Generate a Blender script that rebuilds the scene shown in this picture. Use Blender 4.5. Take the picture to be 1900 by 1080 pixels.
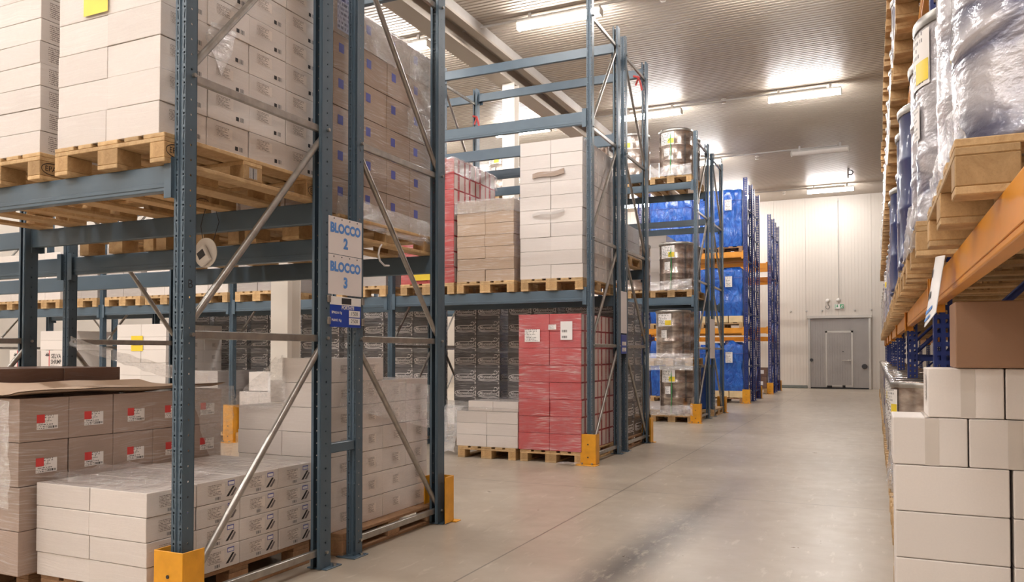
import bpy, bmesh, math, random
from mathutils import Vector, Matrix, noise
for _o in list(bpy.data.objects): bpy.data.objects.remove(_o)
SC = bpy.context.scene
COL = SC.collection
RND = random.Random(7)
PI = math.pi

# ---------------------------------------------------------------- camera, world, exposure
cd = bpy.data.cameras.new('camera'); cam = bpy.data.objects.new('camera', cd); COL.objects.link(cam)
cam.location = (0, 0, 1.31)
cam.rotation_euler = (math.radians(91.2), 0, math.radians(24.77))
cd.sensor_width = 36; cd.lens = 1461/1900*36; cd.shift_y = 84.4/1900; cd.clip_end = 200
SC.camera = cam
w = bpy.data.worlds.new('world'); SC.world = w; w.use_nodes = True
w.node_tree.nodes['Background'].inputs[0].default_value = (1, .95, .9, 1)
w.node_tree.nodes['Background'].inputs[1].default_value = .12
vs = SC.view_settings
vs.view_transform = 'Standard'; vs.look = 'None'; vs.gamma = 1; vs.use_curve_mapping = False
vs.exposure = 0.08
LAMP_POWER = 120.0                       # emission of the fluorescent diffusers
SC.cycles.use_denoising = True
SC.cycles.max_bounces = 8; SC.cycles.diffuse_bounces = 4; SC.cycles.transparent_max_bounces = 12
SC.cycles.sample_clamp_indirect = 6.0

# ---------------------------------------------------------------- materials
def srgb(r, g, b):
    f = lambda c: (c/255/12.92 if c <= 10 else ((c/255+.055)/1.055)**2.4)
    return (f(r), f(g), f(b), 1)
class NT:
    def __init__(s, name):
        s.m = bpy.data.materials.new(name); s.m.use_nodes = True; s.t = s.m.node_tree
        s.t.nodes.clear(); s.out = s.n('ShaderNodeOutputMaterial')
    def n(s, ty, **kw):
        x = s.t.nodes.new(ty)
        for k, v in kw.items(): setattr(x, k, v)
        return x
    def l(s, a, b): s.t.links.new(a, b)
    def val(s, sock, v):
        if hasattr(v, 'is_linked') or isinstance(v, bpy.types.NodeSocket): s.l(v, sock)
        else: sock.default_value = v
    def math(s, op, a, b=0.0, c=0.0):
        x = s.n('ShaderNodeMath', operation=op)
        for i, v in enumerate((a, b, c)): s.val(x.inputs[i], v)
        return x.outputs[0]
    def mix(s, f, a, b):
        x = s.n('ShaderNodeMix', data_type='RGBA'); s.val(x.inputs[0], f); s.val(x.inputs[6], a); s.val(x.inputs[7], b)
        return x.outputs[2]
    def pos(s, scale=(1, 1, 1), kind='pos'):
        if kind == 'pos': v = s.n('ShaderNodeNewGeometry').outputs['Position']
        elif kind == 'obj': v = s.n('ShaderNodeTexCoord').outputs['Object']
        else: v = s.n('ShaderNodeUVMap').outputs[0]
        m = s.n('ShaderNodeMapping'); s.l(v, m.inputs[0]); m.inputs['Scale'].default_value = scale
        return m.outputs[0]
    def noise(s, vec, scale, detail=3, rough=.55, dist=0):
        x = s.n('ShaderNodeTexNoise'); s.l(vec, x.inputs['Vector'])
        x.inputs['Scale'].default_value = scale; x.inputs['Detail'].default_value = detail
        x.inputs['Roughness'].default_value = rough; x.inputs['Distortion'].default_value = dist
        return x.outputs['Fac']
    def ramp(s, f, a, b):
        x = s.n('ShaderNodeMapRange'); s.val(x.inputs[0], f); x.inputs[1].default_value = a; x.inputs[2].default_value = b
        return x.outputs[0]
    def bump(s, h, strength, dist=.01):
        x = s.n('ShaderNodeBump'); s.l(h, x.inputs['Height']); x.inputs['Strength'].default_value = strength; x.inputs['Distance'].default_value = dist
        return x.outputs[0]
    def bsdf(s, col, rough=.5, metal=0, **kw):
        x = s.n('ShaderNodeBsdfPrincipled'); s.val(x.inputs['Base Color'], col); s.val(x.inputs['Roughness'], rough); s.val(x.inputs['Metallic'], metal)
        for k, v in kw.items(): s.val(x.inputs[k.replace('_', ' ')], v)
        return x
    def done(s, sh):
        s.l(sh.outputs[0] if hasattr(sh, 'outputs') else sh, s.out.inputs[0]); return s.m

def plain(name, col, rough=.5, metal=0, var=.06, scale=6, bump=0, **kw):
    t = NT(name); p = t.pos(kind='obj')
    nz = t.noise(p, scale, 4)
    dark = tuple(c*(1-var*2) for c in col[:3])+(1,); lite = tuple(min(1, c*(1+var)) for c in col[:3])+(1,)
    c = t.mix(t.ramp(nz, .3, .7), dark, lite)
    b = t.bsdf(c, rough, metal, **kw)
    if bump: t.l(t.bump(nz, bump), b.inputs['Normal'])
    return t.done(b)

def carton_mat(name, col, wrap=.6, var=.05, haze=.12):
    """cardboard with, when wrap > 0, stretch film pulled tight over it (clear coat with pulled streaks, pale ones painted into the colour)"""
    t = NT(name)
    rnd = t.n('ShaderNodeObjectInfo').outputs['Random']
    k = t.math('MULTIPLY_ADD', rnd, var*2, 1-var)
    h = t.n('ShaderNodeHueSaturation'); h.inputs['Color'].default_value = col; t.l(k, h.inputs['Value'])
    fib = t.noise(t.pos((30, 30, 30)), 4, 3)
    c = t.mix(t.math('MULTIPLY', t.ramp(fib, .35, .75), .10), h.outputs[0], tuple(x*.7 for x in col[:3])+(1,))
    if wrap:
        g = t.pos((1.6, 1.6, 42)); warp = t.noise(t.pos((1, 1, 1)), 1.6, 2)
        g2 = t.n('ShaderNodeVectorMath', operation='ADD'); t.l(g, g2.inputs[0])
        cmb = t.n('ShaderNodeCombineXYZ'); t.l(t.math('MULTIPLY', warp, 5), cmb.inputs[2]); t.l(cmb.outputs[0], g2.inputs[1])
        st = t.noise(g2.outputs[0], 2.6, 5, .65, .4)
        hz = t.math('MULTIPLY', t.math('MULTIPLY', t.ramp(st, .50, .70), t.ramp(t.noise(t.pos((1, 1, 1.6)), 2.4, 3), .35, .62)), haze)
        c = t.mix(hz, c, (.86, .84, .82, 1))  # film pleats and their highlight streaks, painted pale into the base colour
        big = t.noise(t.pos((2, 2, 5)), 2.5, 3)
        hgt = t.math('ADD', st, t.math('MULTIPLY', big, .8))
        b = t.bsdf(c, .62)
        b.inputs['Coat Weight'].default_value = min(1, wrap*1.7); b.inputs['Coat Roughness'].default_value = .09; b.inputs['Coat IOR'].default_value = 1.75
        t.l(t.bump(hgt, .8, .016), b.inputs['Coat Normal'])
        t.l(t.bump(big, .1, .01), b.inputs['Normal'])
    else:
        b = t.bsdf(c, .68); t.l(t.bump(fib, .04), b.inputs['Normal'])
    return t.done(b)

def film_mat(name, tint=(.93, .92, .93, 1), body=.06, gloss=.30, rough=.12, scale=22):
    t = NT(name); p = t.pos((1, 1, 2.2))
    nz = t.noise(p, scale, 5, .6, .8); big = t.noise(p, 5, 2)
    nrm = t.bump(t.math('ADD', nz, big), 1.0, .03)
    tr = t.n('ShaderNodeBsdfTransparent')
    gl = t.n('ShaderNodeBsdfGlossy'); gl.inputs['Roughness'].default_value = rough; gl.inputs['Color'].default_value = (1, 1, 1, 1); t.l(nrm, gl.inputs['Normal'])
    df = t.n('ShaderNodeBsdfDiffuse'); df.inputs['Color'].default_value = tint
    a = t.n('ShaderNodeMixShader'); t.l(t.math('MULTIPLY_ADD', t.ramp(nz, .5, .75), .3, body), a.inputs[0]); t.l(tr.outputs[0], a.inputs[1]); t.l(df.outputs[0], a.inputs[2])
    b = t.n('ShaderNodeMixShader'); b.inputs[0].default_value = gloss; t.l(a.outputs[0], b.inputs[1]); t.l(gl.outputs[0], b.inputs[2])
    return t.done(b)

def hole_paint(name, col, web, pitch=.075, rough=.38):
    """painted steel punched with slots and dots (web) or dots only; UV in metres: u across the face, v up"""
    t = NT(name)
    uv = t.n('ShaderNodeUVMap').outputs[0]; sp = t.n('ShaderNodeSeparateXYZ'); t.l(uv, sp.inputs[0])
    u, v = sp.outputs[0], sp.outputs[1]
    y = t.math('FRACT', t.math('DIVIDE', v, pitch))
    if web == 'slots':
        au = t.math('ABSOLUTE', u)
        cen = t.math('MULTIPLY_ADD', y, .006, .019)
        slot = t.math('MULTIPLY', t.math('LESS_THAN', t.math('ABSOLUTE', t.math('SUBTRACT', au, cen)), .003),
                      t.math('LESS_THAN', t.math('ABSOLUTE', t.math('SUBTRACT', y, .55)), .3))
        dx = t.math('SUBTRACT', au, .022)
    elif web == 'dots':
        slot = None; dx = u
    else:
        au = t.math('ABSOLUTE', u)
        slot = t.math('MULTIPLY', t.math('LESS_THAN', t.math('ABSOLUTE', t.math('SUBTRACT', au, .02)), .0085),
                      t.math('LESS_THAN', t.math('ABSOLUTE', t.math('SUBTRACT', y, .5)), .27)); dx = None
    mask = slot
    if dx is not None:
        dy = t.math('MULTIPLY', t.math('SUBTRACT', t.math('FRACT', t.math('ADD', y, .5)), .5), pitch)
        r = t.math('SQRT', t.math('ADD', t.math('MULTIPLY', dx, dx), t.math('MULTIPLY', dy, dy)))
        dot = t.math('LESS_THAN', r, .0058)
        mask = dot if slot is None else t.math('MAXIMUM', slot, dot)
    nz = t.noise(t.pos((3, 3, 1), 'obj'), 5, 4)
    c = t.mix(t.ramp(nz, .35, .7), tuple(x*.88 for x in col[:3])+(1,), col)
    b = t.bsdf(c, rough); b.inputs['Specular IOR Level'].default_value = .5
    tr = t.n('ShaderNodeBsdfTransparent'); mx = t.n('ShaderNodeMixShader')
    t.l(mask, mx.inputs[0]); t.l(b.outputs[0], mx.inputs[1]); t.l(tr.outputs[0], mx.inputs[2])
    return t.done(mx)

def print_mat(name, ink, paper, rows=7, fill=.5, scale=34):
    """fine print: rows of short dashes; UV 0..1"""
    t = NT(name); uv = t.n('ShaderNodeUVMap').outputs[0]; sp = t.n('ShaderNodeSeparateXYZ'); t.l(uv, sp.inputs[0])
    vr = t.math('MULTIPLY', sp.outputs[1], rows); line = t.math('LESS_THAN', t.math('FRACT', vr), .55)
    cm = t.n('ShaderNodeCombineXYZ'); t.l(t.math('MULTIPLY', sp.outputs[0], scale), cm.inputs[0]); t.l(t.math('MULTIPLY', t.math('FLOOR', vr), 7.3), cm.inputs[1])
    nz = t.noise(cm.outputs[0], 1.0, 1); w = t.math('GREATER_THAN', nz, 1-fill)
    lng = t.n('ShaderNodeCombineXYZ'); t.l(t.math('FLOOR', vr), lng.inputs[0])
    wn = t.n('ShaderNodeTexWhiteNoise'); t.l(lng.outputs[0], wn.inputs['Vector'])
    short = t.math('LESS_THAN', sp.outputs[0], t.math('MULTIPLY_ADD', wn.outputs['Value'], .5, .5))
    m = t.math('MULTIPLY', t.math('MULTIPLY', line, w), short)
    return t.done(t.bsdf(t.mix(m, paper, ink), .5))
def bar_mat(name, ink, paper):
    t = NT(name); uv = t.n('ShaderNodeUVMap').outputs[0]; sp = t.n('ShaderNodeSeparateXYZ'); t.l(uv, sp.inputs[0])
    cm = t.n('ShaderNodeCombineXYZ'); t.l(t.math('MULTIPLY', sp.outputs[0], 22), cm.inputs[0])
    m = t.math('GREATER_THAN', t.noise(cm.outputs[0], 1.0, 0), .48)
    return t.done(t.bsdf(t.mix(m, paper, ink), .5))

def wood_mat(name, a, b):
    t = NT(name)
    rnd = t.n('ShaderNodeObjectInfo').outputs['Random']
    p = t.pos((3, 3, 3), 'obj'); g = t.noise(p, 3.2, 6, .7, 1.2); f = t.noise(t.pos((40, 40, 40), 'obj'), 4, 2)
    c = t.mix(t.ramp(g, .3, .72), a, b)
    c = t.mix(t.math('MULTIPLY', t.ramp(f, .5, .8), .25), c, tuple(x*.45 for x in a[:3])+(1,))
    h = t.n('ShaderNodeHueSaturation'); t.l(c, h.inputs['Color']); t.l(t.math('MULTIPLY_ADD', rnd, .4, .75), h.inputs['Value'])
    bs = t.bsdf(h.outputs[0], .75); t.l(t.bump(g, .25, .004), bs.inputs['Normal'])
    return t.done(bs)

def emit_mat(name, col, s):
    t = NT(name); e = t.n('ShaderNodeEmission'); e.inputs[0].default_value = col; e.inputs[1].default_value = s
    return t.done(e)

M = {}
STEEL = srgb(80, 98, 112); NAVY = srgb(30, 50, 118); ORANGE = srgb(226, 150, 44)
M['web'] = hole_paint('grey_blue_slotted', STEEL, 'slots'); M['flange'] = hole_paint('grey_blue_dotted', tuple(c*.93 for c in STEEL[:3])+(1,), 'dots')
M['paint'] = plain('grey_blue_paint', STEEL, .34, var=.05, scale=3)
M['nweb'] = hole_paint('navy_punched', NAVY, 'square', .05); M['nflange'] = hole_paint('navy_dotted', NAVY, 'square', .05)
M['npaint'] = plain('navy_paint', NAVY, .4); M['obeam'] = plain('orange_beam_paint', ORANGE, .35, var=.05, scale=4)
M['yguard'] = plain('yellow_guard_paint', srgb(228, 160, 38), .42, var=.08, scale=9)
M['zinc'] = plain('galvanised_steel', srgb(172, 168, 162), .34, .85, var=.12, scale=14)
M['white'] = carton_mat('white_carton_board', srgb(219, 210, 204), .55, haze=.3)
M['whiteplain'] = carton_mat('white_carton_plain', srgb(228, 220, 214), 0)
M['sheet'] = carton_mat('loose_sheet_board', srgb(196, 170, 146), 0)
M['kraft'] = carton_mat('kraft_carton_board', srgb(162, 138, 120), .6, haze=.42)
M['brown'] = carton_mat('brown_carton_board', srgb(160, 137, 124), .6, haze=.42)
M['brownplain'] = carton_mat('brown_carton_plain', srgb(160, 124, 98), 0)
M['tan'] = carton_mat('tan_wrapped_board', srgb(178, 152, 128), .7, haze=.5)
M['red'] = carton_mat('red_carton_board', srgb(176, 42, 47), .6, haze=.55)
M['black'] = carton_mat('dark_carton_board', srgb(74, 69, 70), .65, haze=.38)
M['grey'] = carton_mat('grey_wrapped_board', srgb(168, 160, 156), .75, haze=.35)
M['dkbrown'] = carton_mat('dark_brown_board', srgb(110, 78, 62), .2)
M['film'] = film_mat('stretch_film'); M['filmthick'] = film_mat('bunched_stretch_film', body=.22, gloss=.30, rough=.16, scale=14)
M['wood'] = wood_mat('pallet_pine', srgb(176, 140, 96), srgb(216, 184, 138)); M['chip'] = wood_mat('pallet_chip_block', srgb(168, 132, 88), srgb(206, 170, 122))
M['oldwood'] = wood_mat('weathered_pallet_wood', srgb(138, 102, 74), srgb(174, 136, 100))
M['ink'] = plain('black_print', srgb(38, 34, 36), .6); M['greyink'] = plain('grey_print', srgb(120, 112, 110), .6)
M['blueink'] = plain('blue_print', srgb(86, 138, 208), .5, var=.02); M['paper'] = plain('white_paper', srgb(232, 228, 226), .5, var=.02)
M['signpaper'] = plain('sign_board', srgb(226, 218, 216), .35, var=.02)
M['royal'] = plain('royal_blue_sign', srgb(24, 62, 160), .3, var=.03)
M['yellow'] = plain('yellow_label', srgb(238, 208, 60), .4, var=.04); M['lredd'] = plain('red_label', srgb(214, 66, 64), .5, var=.03)
M['lblue'] = plain('blue_label', srgb(92, 98, 172), .5, var=.03); M['white_strip'] = plain('pale_print', srgb(214, 208, 206), .5)
M['stripe'] = plain('white_red_panel', srgb(214, 196, 190), .35, var=.06)
M['txtprint'] = print_mat('carton_fine_print', srgb(128, 118, 114), srgb(219, 209, 201), 8, .56)
M['lblprint'] = print_mat('label_fine_print', srgb(90, 86, 86), srgb(236, 230, 226), 8, .5)
M['bars'] = bar_mat('barcode_print', srgb(40, 38, 40), srgb(232, 226, 222))
M['lav'] = print_mat('lavender_sheet_print', srgb(70, 72, 120), srgb(176, 180, 214), 9, .5, 20)
M['drum'] = plain('steel_drum', srgb(150, 132, 122), .22, .9, var=.12, scale=4, Coat_Weight=.5, Coat_Roughness=.1)
M['navydrum'] = plain('blue_drum', srgb(28, 42, 92), .35, var=.08, Coat_Weight=.4)
M['bluedrum'] = plain('bright_blue_drum', srgb(24, 72, 150), .35, var=.08)
M['green'] = plain('green_strap', srgb(52, 168, 92), .5); M['purple'] = plain('purple_strap', srgb(120, 60, 150), .5)
M['lamp'] = emit_mat('lit_diffuser', (1, .965, .935, 1), LAMP_POWER)
M['unlit'] = plain('unlit_diffuser', srgb(222, 214, 206), .3, var=.02); M['housing'] = plain('lamp_housing', srgb(190, 184, 178), .4, var=.03)
M['sensor'] = plain('white_plastic', srgb(226, 220, 212), .4, var=.03); M['darkplastic'] = plain('dark_plastic', srgb(52, 50, 52), .4)
M['exitgreen'] = plain('exit_green', srgb(40, 150, 90), .4); M['redtape'] = plain('red_white_tape', srgb(206, 70, 66), .5, var=.2, scale=60)
M['cream'] = plain('cream_crate', srgb(232, 206, 160), .5); M['greyplastic'] = plain('grey_plastic', srgb(120, 120, 124), .5)
def blue_cover():
    t = NT('blue_plastic_cover'); p = t.pos((1, 1, .55)); a = t.noise(p, 7, 5, .6, 1.4); b2 = t.noise(p, 2, 2)
    c = t.mix(t.ramp(a, .3, .75), srgb(10, 70, 170), srgb(44, 120, 218))
    b = t.bsdf(c, .34); b.inputs['Coat Weight'].default_value = .4; b.inputs['Coat Roughness'].default_value = .15
    t.l(t.bump(t.math('ADD', a, b2), 1.0, .07), b.inputs['Normal']); return t.done(b)
M['bluecover'] = blue_cover()
def silver():
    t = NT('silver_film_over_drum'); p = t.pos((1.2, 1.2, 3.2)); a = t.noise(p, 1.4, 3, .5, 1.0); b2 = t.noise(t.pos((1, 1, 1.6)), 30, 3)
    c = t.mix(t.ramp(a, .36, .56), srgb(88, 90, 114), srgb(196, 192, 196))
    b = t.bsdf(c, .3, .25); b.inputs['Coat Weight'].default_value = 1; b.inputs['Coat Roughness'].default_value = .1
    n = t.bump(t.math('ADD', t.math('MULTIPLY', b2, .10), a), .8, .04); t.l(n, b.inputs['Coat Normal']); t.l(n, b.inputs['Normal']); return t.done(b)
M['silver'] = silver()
def steel_wrapped():
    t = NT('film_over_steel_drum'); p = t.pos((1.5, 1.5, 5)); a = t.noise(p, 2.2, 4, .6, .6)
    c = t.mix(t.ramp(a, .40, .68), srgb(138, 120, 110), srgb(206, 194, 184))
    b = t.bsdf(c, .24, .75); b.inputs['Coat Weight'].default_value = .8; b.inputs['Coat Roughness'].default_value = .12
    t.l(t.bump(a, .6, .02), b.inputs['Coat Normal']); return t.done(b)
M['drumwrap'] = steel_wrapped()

# ---------------------------------------------------------------- mesh helpers
class MB:
    """collects shapes; build() links them as ONE mesh object"""
    def __init__(s): s.v = []; s.f = []; s.m = []; s.uv = []; s.mats = []; s.smooth = []
    def mi(s, mat):
        if mat not in s.mats: s.mats.append(mat)
        return s.mats.index(mat)
    def face(s, pts, mat, uv=None, smooth=False):
        k = len(s.v); s.v += [tuple(p) for p in pts]; s.f.append(list(range(k, k+len(pts)))); s.m.append(s.mi(mat)); s.smooth.append(smooth)
        s.uv.append(uv or [(0, 0)]*len(pts))
    def polys(s, vs, fs, mat, smooth=False, uvs=None):
        k = len(s.v); s.v += [tuple(p) for p in vs]; i = s.mi(mat)
        for f in fs:
            s.f.append([k+a for a in f]); s.m.append(i); s.smooth.append(smooth); s.uv.append([uvs[a] for a in f] if uvs else [(0, 0)]*len(f))
    def box(s, x0, y0, z0, x1, y1, z1, mat):
        v = [(x0,y0,z0),(x1,y0,z0),(x1,y1,z0),(x0,y1,z0),(x0,y0,z1),(x1,y0,z1),(x1,y1,z1),(x0,y1,z1)]
        s.polys(v, [(3,2,1,0),(4,5,6,7),(0,1,5,4),(1,2,6,5),(2,3,7,6),(3,0,4,7)], mat)
    def bbox(s, x0, y0, z0, x1, y1, z1, mat, b=.004, seg=1):
        bm = bmesh.new(); bmesh.ops.create_cube(bm, size=1)
        for q in bm.verts: q.co = Vector(((x0+x1)/2+q.co.x*(x1-x0), (y0+y1)/2+q.co.y*(y1-y0), (z0+z1)/2+q.co.z*(z1-z0)))
        bmesh.ops.bevel(bm, geom=list(bm.edges), offset=b, segments=seg, affect='EDGES', profile=.5)
        bm.verts.index_update(); s.polys([q.co.copy() for q in bm.verts], [[q.index for q in f.verts] for f in bm.faces], mat); bm.free()
    def tube(s, a, b, r, mat, n=10, cap=True):
        a, b = Vector(a), Vector(b); d = (b-a).normalized(); u = d.orthogonal().normalized(); w_ = d.cross(u)
        vs = []
        for p in (a, b):
            for i in range(n):
                t = 2*PI*i/n; vs.append(p+u*math.cos(t)*r+w_*math.sin(t)*r)
        s.polys(vs, [(i, (i+1) % n, n+(i+1) % n, n+i) for i in range(n)], mat, True)
        if cap: s.polys(vs, [tuple(range(n-1, -1, -1)), tuple(range(n, 2*n))], mat)
    def path(s, pts, r, mat, n=8):
        for a, b in zip(pts, pts[1:]): s.tube(a, b, r, mat, n)
    def lathe(s, prof, mat, n=36, c=(0, 0, 0)):
        vs = []; k = len(prof)
        for r, z in prof:
            for i in range(n):
                t = 2*PI*i/n; vs.append((c[0]+r*math.cos(t), c[1]+r*math.sin(t), c[2]+z))
        fs = [(j*n+i, j*n+(i+1) % n, (j+1)*n+(i+1) % n, (j+1)*n+i) for j in range(k-1) for i in range(n)]
        s.polys(vs, fs, mat, True); s.polys(vs, [tuple(range((k-1)*n, k*n))], mat); s.polys(vs, [tuple(range(n-1, -1, -1))], mat)
    def rect(s, x, y, w_, h, mat, z=0):          # flat, facing +z, UV 0..1 (v runs down)
        s.face([(x, y, z), (x+w_, y, z), (x+w_, y+h, z), (x, y+h, z)], mat, [(0, 1), (1, 1), (1, 0), (0, 0)])
    def text(s, txt, size, x, y, mat, z=0, shear=0, align='CENTER', ext=0, sx=1, bold=0):
        vs, fs = text_geo(txt, size, shear, align, ext, bold)
        s.polys([(x+a*sx, y+b, z+c) for a, b, c in vs], fs, mat)
    def ribbon(s, pts, wd, mat, z=0):
        vs = []; n = len(pts)
        for i, (x, y) in enumerate(pts):
            a = pts[max(0, i-1)]; b = pts[min(n-1, i+1)]; dx, dy = b[0]-a[0], b[1]-a[1]; l = math.hypot(dx, dy) or 1
            vs += [(x-dy/l*wd/2, y+dx/l*wd/2, z), (x+dy/l*wd/2, y-dx/l*wd/2, z)]
        s.polys(vs, [(2*i+1, 2*i+3, 2*i+2, 2*i) for i in range(n-1)], mat)
    def mesh(s, name):
        me = bpy.data.meshes.new(name); me.from_pydata(s.v, [], s.f)
        for m in s.mats: me.materials.append(M[m])
        me.polygons.foreach_set('material_index', s.m); me.polygons.foreach_set('use_smooth', s.smooth)
        uvl = me.uv_layers.new(name='UVMap'); flat = [c for f in s.uv for p in f for c in p]
        uvl.data.foreach_set('uv', flat); me.update(); return me
    def build(s, name, parent=None, loc=(0, 0, 0), rot=(0, 0, 0)): return ob(name, s.mesh(name), parent, loc, rot)

_T = {}
def text_geo(txt, size, shear, align, ext, bold):
    k = (txt, size, shear, align, ext, bold)
    if k in _T: return _T[k]
    c = bpy.data.curves.new('lettering', 'FONT'); c.body = txt; c.size = size; c.shear = shear; c.align_x = align; c.align_y = 'CENTER'; c.extrude = ext; c.offset = bold; c.resolution_u = 3
    o = bpy.data.objects.new('lettering', c); COL.objects.link(o)
    dg = bpy.context.evaluated_depsgraph_get(); me = bpy.data.meshes.new_from_object(o.evaluated_get(dg))
    r = ([tuple(v.co) for v in me.vertices], [list(p.vertices) for p in me.polygons])
    bpy.data.objects.remove(o); bpy.data.curves.remove(c); bpy.data.meshes.remove(me)
    _T[k] = r; return r

def ob(name, me, parent=None, loc=(0, 0, 0), rot=(0, 0, 0)):
    o = bpy.data.objects.new(name, me); COL.objects.link(o); o.location = loc; o.rotation_euler = rot
    if parent: o.parent = parent
    return o
LABELS = {}
def tag(o, label, cat, group=None):
    n = len(label.split())
    if not 4 <= n <= 16: print('LABEL LENGTH', n, label)
    if label in LABELS: print('SAME LABEL', label)
    LABELS[label] = 1
    o['label'] = label; o['category'] = cat
    if group: o['group'] = group
    return o
def empty(name, loc, label, cat, group=None, rz=0):
    o = bpy.data.objects.new(name, None); COL.objects.link(o); o.location = loc; o.rotation_euler = (0, 0, rz); o.empty_display_size = .1
    return tag(o, label, cat, group)
def struct(o): o['kind'] = 'structure'; return o
FX = (PI/2, 0, PI/2); FY = (PI/2, 0, 0)           # flat art turned to face +x / -y

# ---------------------------------------------------------------- the room
CEIL = 7.08; BACK = 31.2; XL, XR, YF = -17.0, 3.2, -5.0
def room_mats():
    t = NT('polished_concrete'); p = t.pos()
    a = t.noise(p, .55, 5, .6); b = t.noise(p, 5, 5, .6); f = t.noise(t.pos((1, .25, 1)), 14, 4, .6)
    c = t.mix(t.ramp(a, .3, .7), srgb(168, 155, 139), srgb(190, 178, 162)); c = t.mix(t.math('MULTIPLY', t.ramp(b, .35, .75), .35), c, srgb(165, 150, 132))
    c = t.mix(t.math('MULTIPLY', t.ramp(f, .60, .70), .30), c, srgb(226, 216, 202))
    sp = t.n('ShaderNodeSeparateXYZ'); t.l(p, sp.inputs[0])
    # tyre scuffs down the aisle and cut joints
    cx = t.math('ADD', sp.outputs[0], t.math('MULTIPLY_ADD', sp.outputs[1], -.05, 1.66))
    band = t.math('SUBTRACT', 1, t.math('MINIMUM', 1, t.math('MULTIPLY', t.math('ABSOLUTE', cx), 3.6)))
    along = t.math('MULTIPLY', t.ramp(sp.outputs[1], 3.2, 4.4), t.math('SUBTRACT', 1, t.ramp(sp.outputs[1], 5.2, 9.0)))
    sc = t.noise(t.pos((2.2, .8, 1)), 6, 6, .75)
    scuff = t.math('MULTIPLY', t.math('MULTIPLY', band, along), t.ramp(sc, .30, .48))
    c = t.mix(t.math('MULTIPLY', scuff, .9), c, srgb(84, 77, 74))
    sc2 = t.noise(t.pos((1.5, .35, 1)), 2.2, 6, .7); c = t.mix(t.math('MULTIPLY', t.ramp(sc2, .57, .75), .38), c, srgb(140, 128, 115))
    jx = t.math('LESS_THAN', t.math('ABSOLUTE', t.math('ADD', sp.outputs[0], 2.2)), .006)
    jy = t.math('LESS_THAN', t.math('ABSOLUTE', t.math('SUBTRACT', t.math('FRACT', t.math('DIVIDE', t.math('ADD', sp.outputs[1], 1.4), 5.8)), .5)), .0009)
    j = t.math('MAXIMUM', jx, jy); c = t.mix(t.math('MULTIPLY', j, .75), c, srgb(100, 90, 80))
    bs = t.bsdf(c, t.math('MULTIPLY_ADD', b, .25, .2)); bs.inputs['Specular IOR Level'].default_value = .45
    t.l(t.bump(b, .03, .01), bs.inputs['Normal']); M['floor'] = t.done(bs)
    M['ceil'] = plain('ceiling_sheet', srgb(182, 170, 156), .46, var=.03, scale=.6)
    M['wall'] = plain('wall_panel', srgb(208, 199, 188), .42, var=.02, scale=.4)
    M['doorleaf'] = plain('grey_ribbed_door', srgb(158, 152, 147), .4, .15, var=.04, scale=2)
    M['doorframe'] = plain('door_frame_metal', srgb(190, 184, 176), .35, .4, var=.03)
    M['skirt'] = plain('grey_green_skirting', srgb(120, 124, 118), .6); M['rubber'] = plain('dark_rubber', srgb(40, 38, 38), .7)
    M['colpaint'] = plain('white_column_paint', srgb(222, 214, 204), .45, var=.03, scale=1)
room_mats()
m = MB(); m.face([(XL, YF, 0), (XR, YF, 0), (XR, BACK, 0), (XL, BACK, 0)], 'floor'); struct(m.build('floor'))
# ceiling: real ribs across the hall, a deeper groove at every panel joint
m = MB(); y = YF; prof = []
n = 0
while y < BACK:
    d = .030 if n % 11 == 0 else .014
    prof += [(y, CEIL), (y+.062, CEIL), (y+.070, CEIL+d), (y+.090, CEIL+d)]; y += .1; n += 1
for (y0, z0), (y1, z1) in zip(prof, prof[1:]):
    if y1 > BACK: break
    m.face([(XL, y0, z0), (XL, y1, z1), (XR, y1, z1), (XR, y0, z0)], 'ceil')
struct(m.build('ceiling'))
def ribbed_wall(name, y, x0, x1, step, dirn):
    m = MB(); x = x0; pr = []; k = 0
    while x < x1:
        big = k % 10 == 0; pr += [(x, 0), (x+step*(.93 if not big else .88), 0), (x+step*.95, .004 if not big else .012), (x+step*.98, .004 if not big else .012)]; x += step; k += 1
    pr = [(a, b) for a, b in pr if a <= x1]+[(x1, 0)]
    for (a, d), (b, e) in zip(pr, pr[1:]): m.face([(a, y+d*dirn, 0), (b, y+e*dirn, 0), (b, y+e*dirn, CEIL+.02), (a, y+d*dirn, CEIL+.02)], 'wall')
    return struct(m.build(name))
ribbed_wall('wall_back', BACK, XL, XR, .112, 1)
m = MB(); m.face([(XL, YF, 0), (XL, BACK, 0), (XL, BACK, CEIL), (XL, YF, CEIL)], 'wall'); struct(m.build('wall_left'))
m = MB(); m.face([(XR, BACK, 0), (XR, YF, 0), (XR, YF, CEIL), (XR, BACK, CEIL)], 'wall'); struct(m.build('wall_right'))
m = MB(); m.face([(XR, YF, 0), (XL, YF, 0), (XL, YF, CEIL), (XR, YF, CEIL)], 'wall'); struct(m.build('wall_front'))
m = MB(); m.bbox(XL, BACK-.05, 0, -2.30, BACK-.001, .11, 'skirt', .01); struct(m.build('baseboard_back'))
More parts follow.
